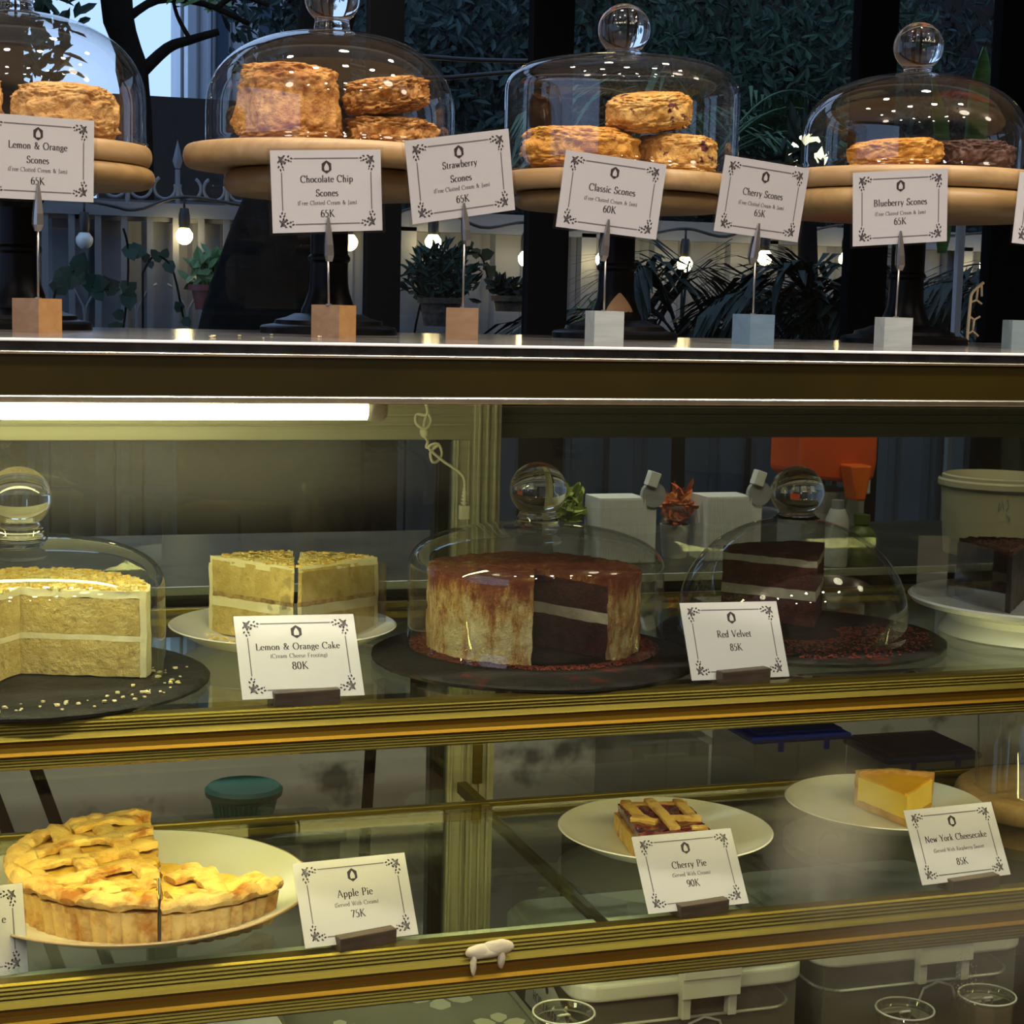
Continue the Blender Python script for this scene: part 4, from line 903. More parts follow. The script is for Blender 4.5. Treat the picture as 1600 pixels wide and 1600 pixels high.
strip([(-.036, .046), (.038, .046)], .0042, .031); strip([(.006, -.014), (.039, -.016)], .0048, .0335); strip([(.020, -.048), (.038, -.046)], .0036, .0325); strip([(-.036, -.012), (-.012, -.026)], .0052, .0335)
plate(1.0375, .2385, PZ, .1145, .022, 'white plate under the cheesecake slice at the right of the lower shelf', .5)
m_cheese = pbr('cheesecake_body', (.84, .56, .07), .5, c2=(.88, .64, .12), scale=20, bump=.2); m_glaze = pbr('orange_cheesecake_top', (.78, .36, .012), .35, c2=(.84, .44, .03), scale=25, bump=.2)
m_biscuit = pbr('biscuit_crust', (.50, .27, .08), .8, c2=(.62, .38, .14), scale=70, bump=.7)
e = thing('cheesecake_slice', 'yellow cheesecake slice with a biscuit crust on the plate at the right', 'cake slice', (1.037, .190, PZ + .0058))
a0, a1, r_ = 58, 118, .086
sector(MB(), 0, r_, a0, a1, .0004, .009, na=16, nz=3, amp=.0012, sc=80).build('biscuit_base', m_biscuit, e, smooth='auto')
sector(MB(), 0, r_, a0, a1, .009, .036, na=16, amp=.0007).build('filling', m_cheese, e, smooth='auto')
sector(MB(), 0.004, r_, a0 + 1, a1 - 1, .036, .0385, na=16, nz=2, amp=.0006).build('glazed_top', m_glaze, e, smooth='auto')
sector(MB(), r_, r_ + .006, a0, a1, .0004, .043, na=16, nr=2, amp=.0014, sc=80).build('crust_wall', m_biscuit, e, smooth='auto')

# ------------------------------------------------------------------ cable with a knot hanging inside the case
def smooth_pts(P, n=6):
    P = [Vector(p) for p in P]; out = []
    for i in range(len(P) - 1):
        p0, p1, p2, p3 = P[max(i - 1, 0)], P[i], P[i + 1], P[min(i + 2, len(P) - 1)]
        for k in range(n):
            t_ = k / n; out.append(.5 * ((2 * p1) + (p2 - p0) * t_ + (2 * p0 - 5 * p1 + 4 * p2 - p3) * t_ ** 2 + (3 * p1 - p0 - 3 * p2 + p3) * t_ ** 3))
    return out + [P[-1]]
m_cable = pbr('white_cable', (.72, .69, .52), .45)
cx, cy, cz = .545, .44, -.13
raw = [(.522, -.017), (.5276, -.055), (.5377, -.0901), (.5262, -.0925), (.5238, -.1020), (.533, -.108), (.5415, -.1), (.5385, -.091), (.535, -.104), (.5335, -.1151), (.5390, -.1232), (.5384, -.1303), (.5501, -.1267), (.5423, -.1352), (.5448, -.146), (.551, -.1465), (.5562, -.1376), (.5498, -.1257), (.5390, -.1300), (.5571, -.1454), (.5711, -.1544), (.5805, -.1619), (.5837, -.1694), (.584, -.178)]
off = [0, 0, 0, .004, -.002, -.006, -.002, .003, .005, -.003, .002, .003, -.003, 0, .002, .004, .002, -.003, -.004, 0, 0, 0, 0, 0]
e = thing('power_cable', 'white knotted power cable hanging with a loose plug behind the glass', 'cable', (cx, cy, cz))
MB().tube(smooth_pts([(a - cx, o, b - cz) for (a, b), o in zip(raw, off)]), .0017, 8).build('cord', m_cable, e, smooth=True)
pl = MB().box(-.0062, .0062, -.004, .004, -.030, -.013).build('plug', m_cable, e, loc=(.584 - cx, 0, -.184 - cz), bev=.0015)
for k in range(4): MB().cyl((0, 0, -.0115 + .004 * k), (0, 0, -.0090 + .004 * k), .0042 - .0004 * k, n=12).build('strain_relief', m_cable, e, loc=(.584 - cx, 0, -.184 - cz), smooth='auto')
MB().cyl((0, 0, -.013), (0, 0, .007), .0022, n=10).build('sleeve', m_cable, e, loc=(.584 - cx, 0, -.184 - cz), smooth='auto')
MB().grid(lambda u, v: (.0055 * cos(2 * pi * u) * sin(pi * v), .0055 * sin(2 * pi * u) * sin(pi * v), .0065 * cos(pi * v)), 14, 8, True).build('cable_tie', m_cable, e, loc=(.5345 - cx, 0, -.1125 - cz), smooth=True)

# ------------------------------------------------------------------ small thing on the counter at the right: bent cream lattice stand
m_cream = pbr('cream_metal', (.80, .62, .36), .4)
e = thing('lattice_stand', 'small cream metal stand with a bent hexagon lattice on the counter at the right', 'stand', (1.176, .335, 0))
A = [(0, .0016), (-.0006, .004), (.001, .03), (.003, .058), (.005, .062), (.009, .0655), (.021, .0745)]
MB().tube([(a, .006 * i / 6, b) for i, (a, b) in enumerate(A)], .0019, 8).build('outer_bar', m_cream, e, smooth=True)
for P in ([(.001, .012), (.0085, .0165), (.0165, .0105)], [(.0085, .0165), (.0100, .030)], [(.0025, .034), (.0100, .030), (.0175, .034)], [(.003, .050), (.0115, .0535), (.019, .049)], [(.0115, .0535), (.0125, .067)], [(.0185, .058), (.0175, .071)]):
    MB().tube([(a, .004, b) for a, b in P], .0014, 6).build('strut', m_cream, e, smooth=True)
crumbs('scone_crumbs', .25, .16, .0006, .02, .13, 6, .0007, .0016, m_lemcrumb, 'pale scone crumbs on the grey counter', 21)

# ------------------------------------------------------------------ behind the case: back table and what stands on it
m_table = pbr('dark_table_top', (.025, .025, .025), .3, c2=(.036, .036, .034), scale=8, spec=.2); m_lip = pbr('white_table_edge', (.6, .6, .56), .4)
TZ = -.337
e = thing('back_table', 'long dark back table with a white edge behind the display case', 'table', (.9, 1.0, TZ))
MB().box(-1.5, 1.7, -.245, .25, -.022, 0).build('table_top', m_table, e)
MB().box(-1.5, 1.7, -.25, -.245, -.010, .0005).build('edge_strip', m_lip, e)
for x0, x1 in ((-.86, -.62), (-.79, -.55), (-.27, -.30)):
    for yy in (.05,): MB().tube([(x0, yy, -.24), (x1, yy + .02, -(Z0 + TZ) + .001)], .009, 8).build('leg', m_black, e, smooth='auto')
for x0 in (-1.4, 1.6): MB().tube([(x0, 0, -.022), (x0, 0, -(Z0 + TZ) + .001)], .012, 8).build('leg', m_black, e, smooth='auto')
MB().box(-1.45, 1.65, -.02, .10, -.245, -.235).build('cross_rail', m_black, e)
for x0 in (-1.4, 1.6, -.2): MB().box(x0 - .01, x0 + .01, .03, .06, -.236, -.02).build('hanger', m_black, e)
m_ribw = pbr('white_ribbed_plastic', (.62, .62, .62), .45); m_greyp = pbr('grey_plastic', (.30, .30, .31), .45)
for x, y, lab in ((.955, .88, 'white ribbed box with a round side knob behind the cut red velvet cake'), (1.125, .88, 'white ribbed box with a round side knob behind the round-shouldered dome')):
    e = thing('ribbed_box', lab, 'box', (x, y, TZ + .0004), group='white ribbed boxes on the back table')
    b = MB(); b.box(-.044, .030, -.03, .03, 0, .096)
    for k in range(18): b.box(-.0425 + .004 * k, -.0405 + .004 * k, -.0312, -.03, .002, .094)
    b.box(.030, .046, -.028, .028, 0, .085); b.build('body', m_ribw, e, bev=.0015)
    MB().cyl((.040, -.031, .100), (.040, -.022, .100), .0185, n=24).build('round_knob', m_greyp, e, smooth='auto')
    MB().box(.030, .046, -.036, -.020, .112, .134, Matrix.Rotation(RAD(18), 3, 'Y')).build('flap', m_ribw, e, bev=.001)
def leafcloud(name, mat, parent, c, rad, n, l, w, seed, up_=.4, loc=None, shell=.3, droop=0):
    rn = random.Random(seed); mb = MB()
    for i in range(n):
        while True:
            q = Vector((rn.uniform(-1, 1), rn.uniform(-1, 1), rn.uniform(-1, 1)))
            if shell < q.length < 1: break
        P = Vector(c) + Vector((q.x * rad[0], q.y * rad[1], q.z * rad[2]))
        d = Vector((rn.uniform(-1, 1), rn.uniform(-1, 1), rn.uniform(-.6, 1) * 1.0 + up_)).normalized(); s_ = d.cross(Vector((rn.uniform(-.4, .4), rn.uniform(-1, -.2), rn.uniform(-.2, .8)))).normalized()
        L_ = l * rn.uniform(.6, 1.3); W_ = w * rn.uniform(.7, 1.2); nn = s_.cross(d)
        pts = [P, P + d * L_ * .35 + s_ * W_ * .5 + nn * L_ * .04, P + d * L_ * .7 + s_ * W_ * .42, P + d * L_ + nn * -L_ * .12, P + d * L_ * .7 - s_ * W_ * .42, P + d * L_ * .35 - s_ * W_ * .5 + nn * L_ * .04]
        mb.add(pts, [(0, 1, 2, 3), (0, 3, 4, 5)])
    return mb.build(name, mat, parent, loc=loc)
m_leaf_y = pbr('lime_leaves', (.16, .22, .03), .6, c2=(.24, .30, .05), scale=60); m_petal = pbr('orange_petals', (.55, .09, .02), .6, c2=(.45, .16, .05), scale=60)
for x, mt, lab in ((.880, m_leaf_y, 'small tuft of lime green leaves left of a white ribbed box'), (1.052, m_petal, 'small tuft of orange red flowers left of a white ribbed box')):
    e = thing('potted_plant', lab, 'plant', (x, .90, TZ + .0004))
    MB().lathe([(0, 0), (.018, 0), (.023, .05), (.021, .05), (.019, .044), (0, .044)], 20).build('pot', m_greyp, e, smooth='auto')
    leafcloud('foliage', mt, e, (.004, 0, .074), (.024, .02, .028), 90, .024, .011, int(x * 1000))
m_orange = pbr('orange_plastic', (.50, .065, .008), .4); m_orange2 = pbr('bright_orange_plastic', (.72, .13, .01), .35)
e = thing('drink_dispenser', 'orange drink dispenser with a pointed spout behind the round-shouldered dome', 'dispenser', (1.262, .84, TZ + .0004))
b = MB(); pr = [(-.064, .135), (-.054, .128), (.048, .118), (.060, .128), (.064, .15), (.064, .26), (-.064, .26)]
b.add([(x, -.05, z) for x, z in pr] + [(x, .05, z) for x, z in pr], [tuple(range(7))[::-1], tuple(range(7, 14))] + [(i, (i + 1) % 7, 7 + (i + 1) % 7, 7 + i) for i in range(7)])
b.build('tank', m_orange, e, bev=.006)
sp_ = MB(); sp_.add([(.000, -.085, .150), (.036, -.085, .150), (.027, -.085, .098), (.012, -.085, .098), (.000, -.05, .150), (.036, -.05, .150), (.027, -.05, .098), (.012, -.05, .098)], [(0, 3, 2, 1), (4, 5, 6, 7), (0, 4, 7, 3), (1, 2, 6, 5), (3, 7, 6, 2), (0, 1, 5, 4)])
sp_.build('spout', m_orange2, e, bev=.003)
MB().box(-.05, .055, -.035, .045, 0, .108).build('body', m_greyp, e, bev=.004)
MB().box(.040, .072, -.02, .03, .100, .135).build('side_collar', m_ribw, e, bev=.003)
m_greenb = pbr('green_plastic', (.07, .11, .015), .4, c2=(.09, .14, .02), scale=10)
e = thing('bottle', 'green bottle seen through the right side of the round-shouldered dome', 'bottle', (1.296, .776, TZ + .0004))
MB().lathe([(0, 0), (.020, 0), (.022, .004), (.022, .046), (.016, .055), (.010, .060), (.010, .066), (0, .066)], 24).build('body', m_greenb, e, smooth='auto')
MB().cyl((0, 0, .062), (0, 0, .076), .012, n=20).build('cap', m_greenb, e, smooth='auto')
e = thing('bottle', 'white bottle beside the green one behind the round-shouldered dome', 'bottle', (1.255, .775, TZ + .0004))
MB().lathe([(0, 0), (.016, 0), (.017, .003), (.017, .07), (.011, .085), (0, .085)], 24).build('body', m_ribw, e, smooth='auto')
MB().cyl((0, 0, .082), (0, 0, .098), .009, n=16).build('cap', m_greyp, e, smooth='auto')
m_bucket = pbr('cream_bucket', (.42, .38, .24), .45, c2=(.46, .42, .27), scale=5)
e = thing('bucket', 'cream plastic bucket with a rolled rim behind the dark chocolate cake slice', 'bucket', (1.585, .86, TZ + .0004))
MB().lathe([(0, 0), (.082, 0), (.090, .105), (.0925, .107), (.0925, .113), (.089, .116), (.089, .122), (.085, .124), (.083, .108), (.076, .004), (0, .004)], 64).build('tub', m_bucket, e, smooth='auto')
MB().lathe([(.0925, .104), (.095, .107), (.095, .115), (.0925, .118)], 64).build('rim_band', m_bucket, e, smooth='auto')
sc_ = MB()
for P in ([(-.4, .09), (-.42, .075), (-.38, .08), (-.36, .092), (-.33, .078)], [(-.30, .088), (-.27, .094), (-.25, .082), (-.29, .078)], [(-.28, .07), (-.22, .066), (-.24, .06)]):
    sc_.tube([(.0888 * cos(-1.75 + a), .0888 * sin(-1.75 + a), b_) for a, b_ in P], .0006, 5)
sc_.build('scribble', m_grey_ink, e)
# teal tub on a low stool, boxes on a low cupboard
m_teal = pbr('teal_plastic', (.008, .105, .095), .45); m_grey = pbr('grey_board', (.2, .2, .19), .6)
e = thing('stool', 'low grey stool behind the case under the teal tub', 'stool', (.36, .63, -.62))
MB().box(-.12, .12, -.06, .06, -.012, 0).build('seat', m_grey, e, bev=.002)
for sx in (-.10, .10): 
    for sy in (-.045, .045): MB().box(sx - .012, sx + .012, sy - .012, sy + .012, -(Z0 - .62) + .0005, -.012).build('leg', m_grey, e)
e = thing('tub', 'teal ribbed plastic tub behind the apple pie plate', 'tub', (.362, .632, -.6195))
b = MB(); n_ = 88
prf = [(.034, 0), (.0415, .033), (.0435, .036), (.0475, .039), (.0485, .046), (.044, .0505), (.0, .052)]
def tubp(u, v):
    i = v * (len(prf) - 1); k = min(int(i), len(prf) - 2); f_ = i - k; r = prf[k][0] * (1 - f_) + prf[k + 1][0] * f_; z = prf[k][1] * (1 - f_) + prf[k + 1][1] * f_
    if z < .036: r -= .0009 * (1 + math.copysign(1, sin(44 * 2 * pi * u)))
    return (r * cos(2 * pi * u), r * sin(2 * pi * u), z)
b.grid(tubp, 176, 12, True).build('ribbed_body', m_teal, e, smooth='auto')
m_cup = pbr('dark_cupboard', (.03, .028, .025), .6)
e = MB().box(.93, 1.66, .70, 1.02, F + .0005, -.737).build('low_cupboard', m_cup, None, loc=(0, 0, Z0)); tag(e, 'low dark cupboard behind the case under the blue-lidded boxes', 'cupboard')
m_clear = film('clear_plastic', (.45, .46, .44), .30, .15); m_blue = pbr('blue_lid', (.03, .075, .62), .35); m_bluedim = film('pale_blue_lid', (.06, .09, .45), .75, .35)
def lidbox(x0, x1, y0, y1, z0, z1, lidmat, label, lidh=.016, rim=True):
    cx, cy = (x0 + x1) / 2, (y0 + y1) / 2; a, b = (x1 - x0) / 2, (y1 - y0) / 2; h = z1 - z0
    e = thing('storage_box', label, 'storage box', (cx, cy, z0)); t_ = MB()
    for q in ((-a, a, -b, -b + .002), (-a, a, b - .002, b), (-a, -a + .002, -b, b), (a - .002, a, -b, b)): t_.box(q[0], q[1], q[2], q[3], 0, h - .001)
    t_.box(-a, a, -b, b, 0, .002); t_.build('body', m_clear, e)
    l = MB(); l.box(-a - .006, a + .006, -b - .006, b + .006, h, h + lidh * .6); l.box(-a + .004, a - .004, -b + .004, b - .004, h + lidh * .6, h + lidh); l.build('lid', lidmat, e, bev=.003)
    if rim:
        hd = MB()
        for s1 in (-1, 1): hd.box(s1 * a * .5 - .004, s1 * a * .5 + .004, -b - .010, -b - .006, h - .012, h + lidh * .5)
        hd.build('clip', lidmat, e)
    return e
lidbox(1.150, 1.302, .80, .95, -.7365, -.604, m_blue, 'clear storage box with a bright blue lid behind the cherry pie plate')
lidbox(1.388, 1.545, .82, .95, -.7365, -.655, m_bluedim, 'low clear storage box with a dull blue lid behind the cheesecake plate')
lidbox(.955, 1.075, .80, .95, -.7365, -.600, m_clear, 'tall clear plastic container left of the blue-lidded box')

# ------------------------------------------------------------------ things on the bottom deck of the case
DZ = DECK + .0006
m_milk = film('milky_lid', (.62, .62, .56), .88, .4); m_body = film('box_body', (.26, .25, .20), .30, .2); m_stuffing = pbr('brown_contents', (.05, .035, .022), .8, c2=(.10, .065, .04), scale=14)
def clipbox(x0, x1, y0, y1, ztop, label, clipx):
    cx, cy = (x0 + x1) / 2, (y0 + y1) / 2; a, b = (x1 - x0) / 2, (y1 - y0) / 2; h = ztop - DZ
    e = thing('storage_box', label, 'storage box', (cx, cy, DZ), group=None); t_ = MB()
    for q in ((-a, a, -b, -b + .002), (-a, a, b - .002, b), (-a, -a + .002, -b, b), (a - .002, a, -b, b)): t_.box(q[0], q[1], q[2], q[3], 0, h - .034)
    t_.box(-a, a, -b, b, 0, .002); t_.build('body', m_body, e, bev=.001)
    MB().box(-a + .012, a - .012, -b + .012, b - .012, .003, h - .075).disp(.003, 30).build('contents', m_stuffing, e)
    def rr(k, r=.03):
        o = []
        for qx, qy, s0 in ((1, 1, 0), (-1, 1, 90), (-1, -1, 180), (1, -1, 270)):
            for d in range(0, 91, 15): o.append((qx * (a + k - r) + r * cos(RAD(s0 + d)), qy * (b + k - r) + r * sin(RAD(s0 + d))))
        return o
    l = MB(); l.prism(rr(.010), h - .032, h - .012); l.prism(rr(.004), h - .012, h - .004); l.build('lid', m_milk, e, bev=.005, seg=3)
    rg = MB(); o = rr(.0); rg.tube([(p[0], p[1], h - .062) for p in o], .0018, 6, True); rg.build('rim_bead', m_milk, e, smooth=True)
    c = MB(); c.box(clipx - .034, clipx + .034, -b - .020, -b - .006, h - .034, h - .001); c.box(clipx - .034, clipx + .034, -b - .022, -b - .02, h - .012, h - .002)
    c.box(clipx - .032, clipx - .022, -b - .016, -b - .004, h - .058, h - .034); c.box(clipx + .022, clipx + .032, -b - .016, -b - .004, h - .058, h - .034); c.build('latch', m_milk, e, bev=.002)
    hd = MB(); hd.tube([(clipx - .024, -b - .003, h - .085), (clipx - .018, -b - .004, h - .068), (clipx, -b - .004, h - .062), (clipx + .018, -b - .004, h - .068), (clipx + .024, -b - .003, h - .085)], .0016, 6); hd.build('handle_arch', m_milk, e, smooth=True)
    return e
e = clipbox(.640, .892, .16, .40, -.660, 'clear box with a milky lid and a wide latch under the lower gold rail', .015)
# half-round paper label on its left side
lb = MB(); lb.add([(0, -.075 * cos(RAD(a)), .055 * sin(RAD(a))) for a in range(0, 181, 12)], [tuple(range(16))])
lab_ = lb.build('paper_label', m_paper, e, loc=(-.1285, -.02, (-.660 - DZ) - .100)); lab_['label'] = 'half-round paper label'
tx = MB(); text(tx, 'HOP LAKER 2', .011, 0, .014, 0, .10, .16, .05)
tx.build('label_lettering', m_ink, lab_, loc=(-.0006, 0, 0), rot=(0, 0, RAD(-90)))
dt = MB(); dt.lathe([(0, 0), (.0045, 0), (.0045, .0003), (0, .0003)], 16); dt.build('label_badge', m_ink, lab_, loc=(-.0004, 0, .042), rot=(0, RAD(-90), 0))
clipbox(.925, 1.172, .16, .40, -.650, 'clear box with a milky lid and a raised latch at the lower right', .02)
m_wrapf = film('floral_film', (.16, .17, .16), .80, .12); m_flower = pbr('pale_flower_print', (.34, .35, .30), .5)
e = thing('gift_box', 'grey package wrapped in clear film printed with pale flowers, bottom centre', 'package', (.455, .215, DZ))
hb = -.693 - DZ; MB().box(-.130, .125, -.15, .17, 0, hb).build('wrapped_body', m_wrapf, e, bev=.006)
for fx, fy, fr in ((-.03, .05, .030), (.045, .0, .036), (.005, -.10, .032), (.075, .095, .024), (-.075, -.055, .022), (.085, -.085, .028), (-.04, .125, .014), (.028, .075, .012)):
    fl = MB()
    for k in range(5): 
        a = RAD(72 * k + fx * 900); pts = []
        for t_, w in ((.16, .06), (.5, .30), (.8, .30), (1, .05)): pts.append((t_, w))
        poly = [(t_, w) for t_, w in pts] + [(t_, -w) for t_, w in pts[::-1]]
        fl.add([(fx + fr * (t_ * cos(a) - w * sin(a)), fy + fr * (t_ * sin(a) + w * cos(a)), hb + .0005) for t_, w in poly], [tuple(range(8))])
    fl.build('flower_print', m_flower, e)
MB().tube(smooth_pts([(-.10, .10, hb + .002), (-.04, .14, hb + .004), (.0, .125, hb + .003), (.04, .16, hb + .003)]), .0022, 6).build('film_fold', m_milk, e, smooth=True)
MB().box(.118, .124, -.15, .17, hb - .002, hb + .003).build('side_fold', m_wrapf, e)
e = thing('round_tub', 'white round tub with a barcode and black base band at the bottom left', 'tub', (.270, .17, DZ))
MB().lathe([(0, 0), (.052, 0), (.053, .01), (.053, .175), (.050, .180), (0, .180)], 48).build('body', m_ribw, e, smooth='auto')
MB().lathe([(.0534, .120), (.0534, .146)], 48).build('dark_band', m_black, e, smooth=True)
bc = MB(); rn = random.Random(3); a = -1.55
for k in range(18):
    w_ = rn.choice((.008, .014, .02)); bc.add([(.0535 * cos(q), .0535 * sin(q), z) for q, z in ((a, .152), (a + w_, .152), (a + w_, .176), (a, .176))], [(0, 1, 2, 3)]); a += w_ + rn.choice((.01, .016))
bc.build('barcode', m_ink, e)
m_cupc = glass('clear_cup', (.90, .92, .86), .10, .85, 2.6, .02)
for x, y, zt_, lab in ((.583, .060, -.656, 'clear plastic cup with a flat lid at the bottom edge, before the flowered package'), (.968, .060, -.694, 'clear plastic cup lid just visible at the bottom right edge'), (1.075, .07, -.694, 'clear plastic cup lid in the bottom right corner')):
    h = zt_ - DZ; e = thing('plastic_cup', lab, 'cup', (x, y, DZ), group='clear plastic cups along the bottom')
    MB().lathe([(.0001, 0), (.022, 0), (.024, .002), (.029, h - .004)], 40).build('cup', m_cupc, e, smooth='auto')
    MB().lathe([(.0315, h - .006), (.0318, h - .002), (.0305, h), (.0285, h - .001), (.0265, h - .005), (.0001, h - .005)], 40).build('lid', m_cupc, e, smooth='auto')
    MB().tube([(.0305 * cos(2 * pi * i / 40), .0305 * sin(2 * pi * i / 40), h) for i in range(40)], .0011, 6, True).build('lid_bead', m_milk, e, smooth=True)
    MB().tube([(-.006, 0, h - .004), (-.004, -.004, h - .0015), (.002, -.005, h - .001), (.006, -.001, h - .004)], .0014, 6).build('sip_tab', m_milk, e, smooth=True)

# ------------------------------------------------------------------ garden outside the window
m_ground = pbr('garden_ground', (.03, .032, .028), .9, c2=(.05, .05, .045), scale=3)
m_fence = pbr('white_fence', (.15, .16, .185), .55, c2=(.125, .135, .16), scale=3); m_bar = pbr('gate_bars', (.13, .14, .155), .5)
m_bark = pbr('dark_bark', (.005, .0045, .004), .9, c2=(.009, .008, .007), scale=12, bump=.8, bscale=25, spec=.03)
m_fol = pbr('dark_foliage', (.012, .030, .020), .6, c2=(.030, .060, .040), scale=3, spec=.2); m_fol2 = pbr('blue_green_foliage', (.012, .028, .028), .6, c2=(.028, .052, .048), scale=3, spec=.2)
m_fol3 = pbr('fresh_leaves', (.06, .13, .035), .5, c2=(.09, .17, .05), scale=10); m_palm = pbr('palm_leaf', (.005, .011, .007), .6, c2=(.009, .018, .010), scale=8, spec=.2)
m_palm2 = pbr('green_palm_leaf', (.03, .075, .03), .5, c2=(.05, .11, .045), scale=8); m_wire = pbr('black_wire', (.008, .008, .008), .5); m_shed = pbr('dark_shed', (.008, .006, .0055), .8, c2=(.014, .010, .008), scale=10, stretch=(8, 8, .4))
m_red = pbr('red_pot', (.10, .012, .012), .6); m_basket = pbr('dark_basket', (.03, .02, .014), .9, c2=(.06, .045, .03), scale=60, bump=.8)
m_build = pbr('pale_building', (.62, .66, .74), .7, c2=(.56, .60, .68), scale=2); m_bglass = pbr('building_windows', (.08, .12, .18), .15)
m_bulb = emit('lit_bulb', (1.0, .72, .34), 32); m_unlit = pbr('unlit_bulb', (.55, .53, .50), .3)
struct(MB().box(-4, 12, 1.87, 16, F - .1, F - .02), 'floor_garden', m_ground)
# fence: ribbed white sheets behind a gate of bars
YF = 5.0
e = thing('fence', 'white ribbed metal fence along the garden lit by hanging bulbs', 'fence', (2, YF, F))
b = MB(); x = -2.4; pf = []
while x < 3.6:
    pf += [(x, 0), (x + .085, 0), (x + .10, .022), (x + .135, .022), (x + .15, 0)]; x += .165
vs = [(x, y, 0) for x, y in pf] + [(x, y, 1.60) for x, y in pf]; n_ = len(pf)
b.add(vs, [(i, i + 1, n_ + i + 1, n_ + i) for i in range(n_ - 1)]).build('ribbed_sheet', m_fence, e)
MB().box(-2.4, 3.6, -.06, -.005, 1.585, 1.66).build('top_rail', m_bar, e)
for x in (-1.5, -.3, .42, 1.2, 2.1, 3.0): MB().box(x - .03, x + .03, -.06, -.01, 0, 1.6).build('post', m_bar, e)
e = thing('garden_gate', 'grey white iron gate with spear tips, scrolls and crossed hearts at the left', 'gate', (.665, YF - .085, F))
def flat(x, y, r0): return x
for k in range(9):
    x = -.375 + .0905 * k
    MB().box(x - .011, x + .011, -.008, .008, .02, 1.64).build('bar', m_bar, e)
MB().box(-.40, .42, -.016, .016, 1.600, 1.650).build('rail', m_bar, e); MB().box(-.40, .42, -.012, .012, .60, .64).build('rail', m_bar, e)
for x in (-.18, .0, .175, .35):
    s_ = MB(); s_.cyl((x, 0, 1.65), (x, 0, 1.77), .009, n=8); s_.lathe([(.0001, 1.77), (.010, 1.775), (.018, 1.80), (.011, 1.83), (.0001, 1.875)], 10, (x, 0, 0)); s_.build('spear', m_bar, e, smooth='auto')
    for sg in (-1, 1):
        MB().tube([(x + sg * (.045 + .038 * cos(RAD(q))), 0, 1.725 + .04 * sin(RAD(q)) - .02) for q in range(-200 if sg > 0 else -200, 80, 20)] if sg > 0 else [(x - (.045 + .038 * cos(RAD(q))), 0, 1.705 + .04 * sin(RAD(q))) for q in range(-200, 80, 20)], .006, 6).build('scroll', m_bar, e, smooth=True)
for x in (-.24, -.06, .12, .30):
    for sg in (-1, 1):
        P = [(x, 0, .98)] + [(x + sg * (.005 + .085 * math.sin(RAD(q)) * (1 if q < 120 else .9)), 0, 1.10 + .16 * (1 - cos(RAD(q))) / 1.2) for q in range(20, 175, 15)]
        MB().tube(P, .005, 6).build('heart_scroll', m_bar, e, smooth=True)
        MB().tube([(x, 0, .98), (x + sg * .09, 0, .82)], .005, 6).build('cross_bar', m_bar, e, smooth=True)
        MB().tube([(x + sg * (.045 + .03 * cos(RAD(q))), 0, 1.02 + .03 * sin(RAD(q))) for q in range(-90, 200, 20)], .004, 6).build('curl', m_bar, e, smooth=True)
# string of bulbs
bl = [(.498, .206, 0), (.835, .232, 1), (1.419, .229, 1), (1.728, .24, 1), (2.084, .191, 1), (2.389, .197, 1), (2.72, .19, 1), (3.054, .224, 1), (3.406, .227, 1), (4.043, .221, 1)]
bl = [(x * 1.0225, .0415 + (z - .0415) * 1.0225, q) for x, z, q in bl]; YB = 4.84
pts = [(-.3, YB, .44)]
for i, (x, z, on_) in enumerate(bl):
    pts += [(x, YB, z + .135)]
    if i < len(bl) - 1: pts += [((x + bl[i + 1][0]) / 2, YB, min(z, bl[i + 1][1]) + .11)]
pts += [(4.6, YB, .44)]
tag(MB().tube(smooth_pts(pts, 5), .006, 6).build('light_string', m_wire, None, loc=(0, 0, Z0), smooth=True), 'black wire that carries the hanging garden bulbs', 'wire')
where = ['unlit bulb hanging in front of the garden gate', 'lit bulb hanging in front of the garden gate beside the red pot', 'lit bulb half hidden by the thick tree trunk', 'lit bulb hanging above the dark hanging plant', 'lit bulb beside the second dark window post', 'lit bulb behind the black pedestal of the flat-topped dome stand',
         'lit bulb among the palm fronds right of the pedestal', 'lit bulb behind the Cherry Scones card clip', 'lit bulb left of the third dark window post', 'lit bulb at the right near the cream lattice stand']
for (x, z, on_), lb_ in zip(bl, where):
    e = thing('hanging_bulb', lb_, 'light bulb', (x, YB, z), group='hanging garden bulbs')
    MB().grid(lambda u, v: (.030 * cos(2 * pi * u) * sin(pi * v) * (1 if v > .4 else .9), .030 * sin(2 * pi * u) * sin(pi * v) * (1 if v > .4 else .9), .032 * cos(pi * v)), 20, 12, True).build('glass_globe', m_bulb if on_ else m_unlit, e, smooth=True)
    MB().lathe([(0.0001, .098), (.015, .095), (.020, .07), (.020, .04), (.017, .026), (.0001, .026)], 16).build('socket', m_wire, e, smooth='auto')
    MB().cyl((0, 0, .095), (0, 0, .135), .004, n=6).build('cord', m_wire, e, smooth=True)
# dark shed wall beyond, pale house at the left
struct(MB().box(.70, 1.95, 6.45, 6.55, F, .885), 'wall_shed', m_shed)
e = thing('house', 'pale blue white house beyond the garden at the upper left', 'building', (1.92, 12.2, F))
MB().box(-.05, 6.0, 0, 1.0, 0, 4.2).build('wall', m_build, e)
for k in range(3):
    wd = MB().box(.10 + .36 * k, .30 + .36 * k, -.02, .0, 2.3, 3.6).build('window', m_build, e)
    MB().box(.12 + .36 * k, .28 + .36 * k, -.024, -.02, 2.32, 3.58).build('pane', m_bglass, wd)
for k in range(5): MB().tube([(-.10 + .12 * k, -.05, 0), (-.10 + .12 * k, -.05, 4.2)], .014, 6).build('pipe', m_bar, e, smooth=True)
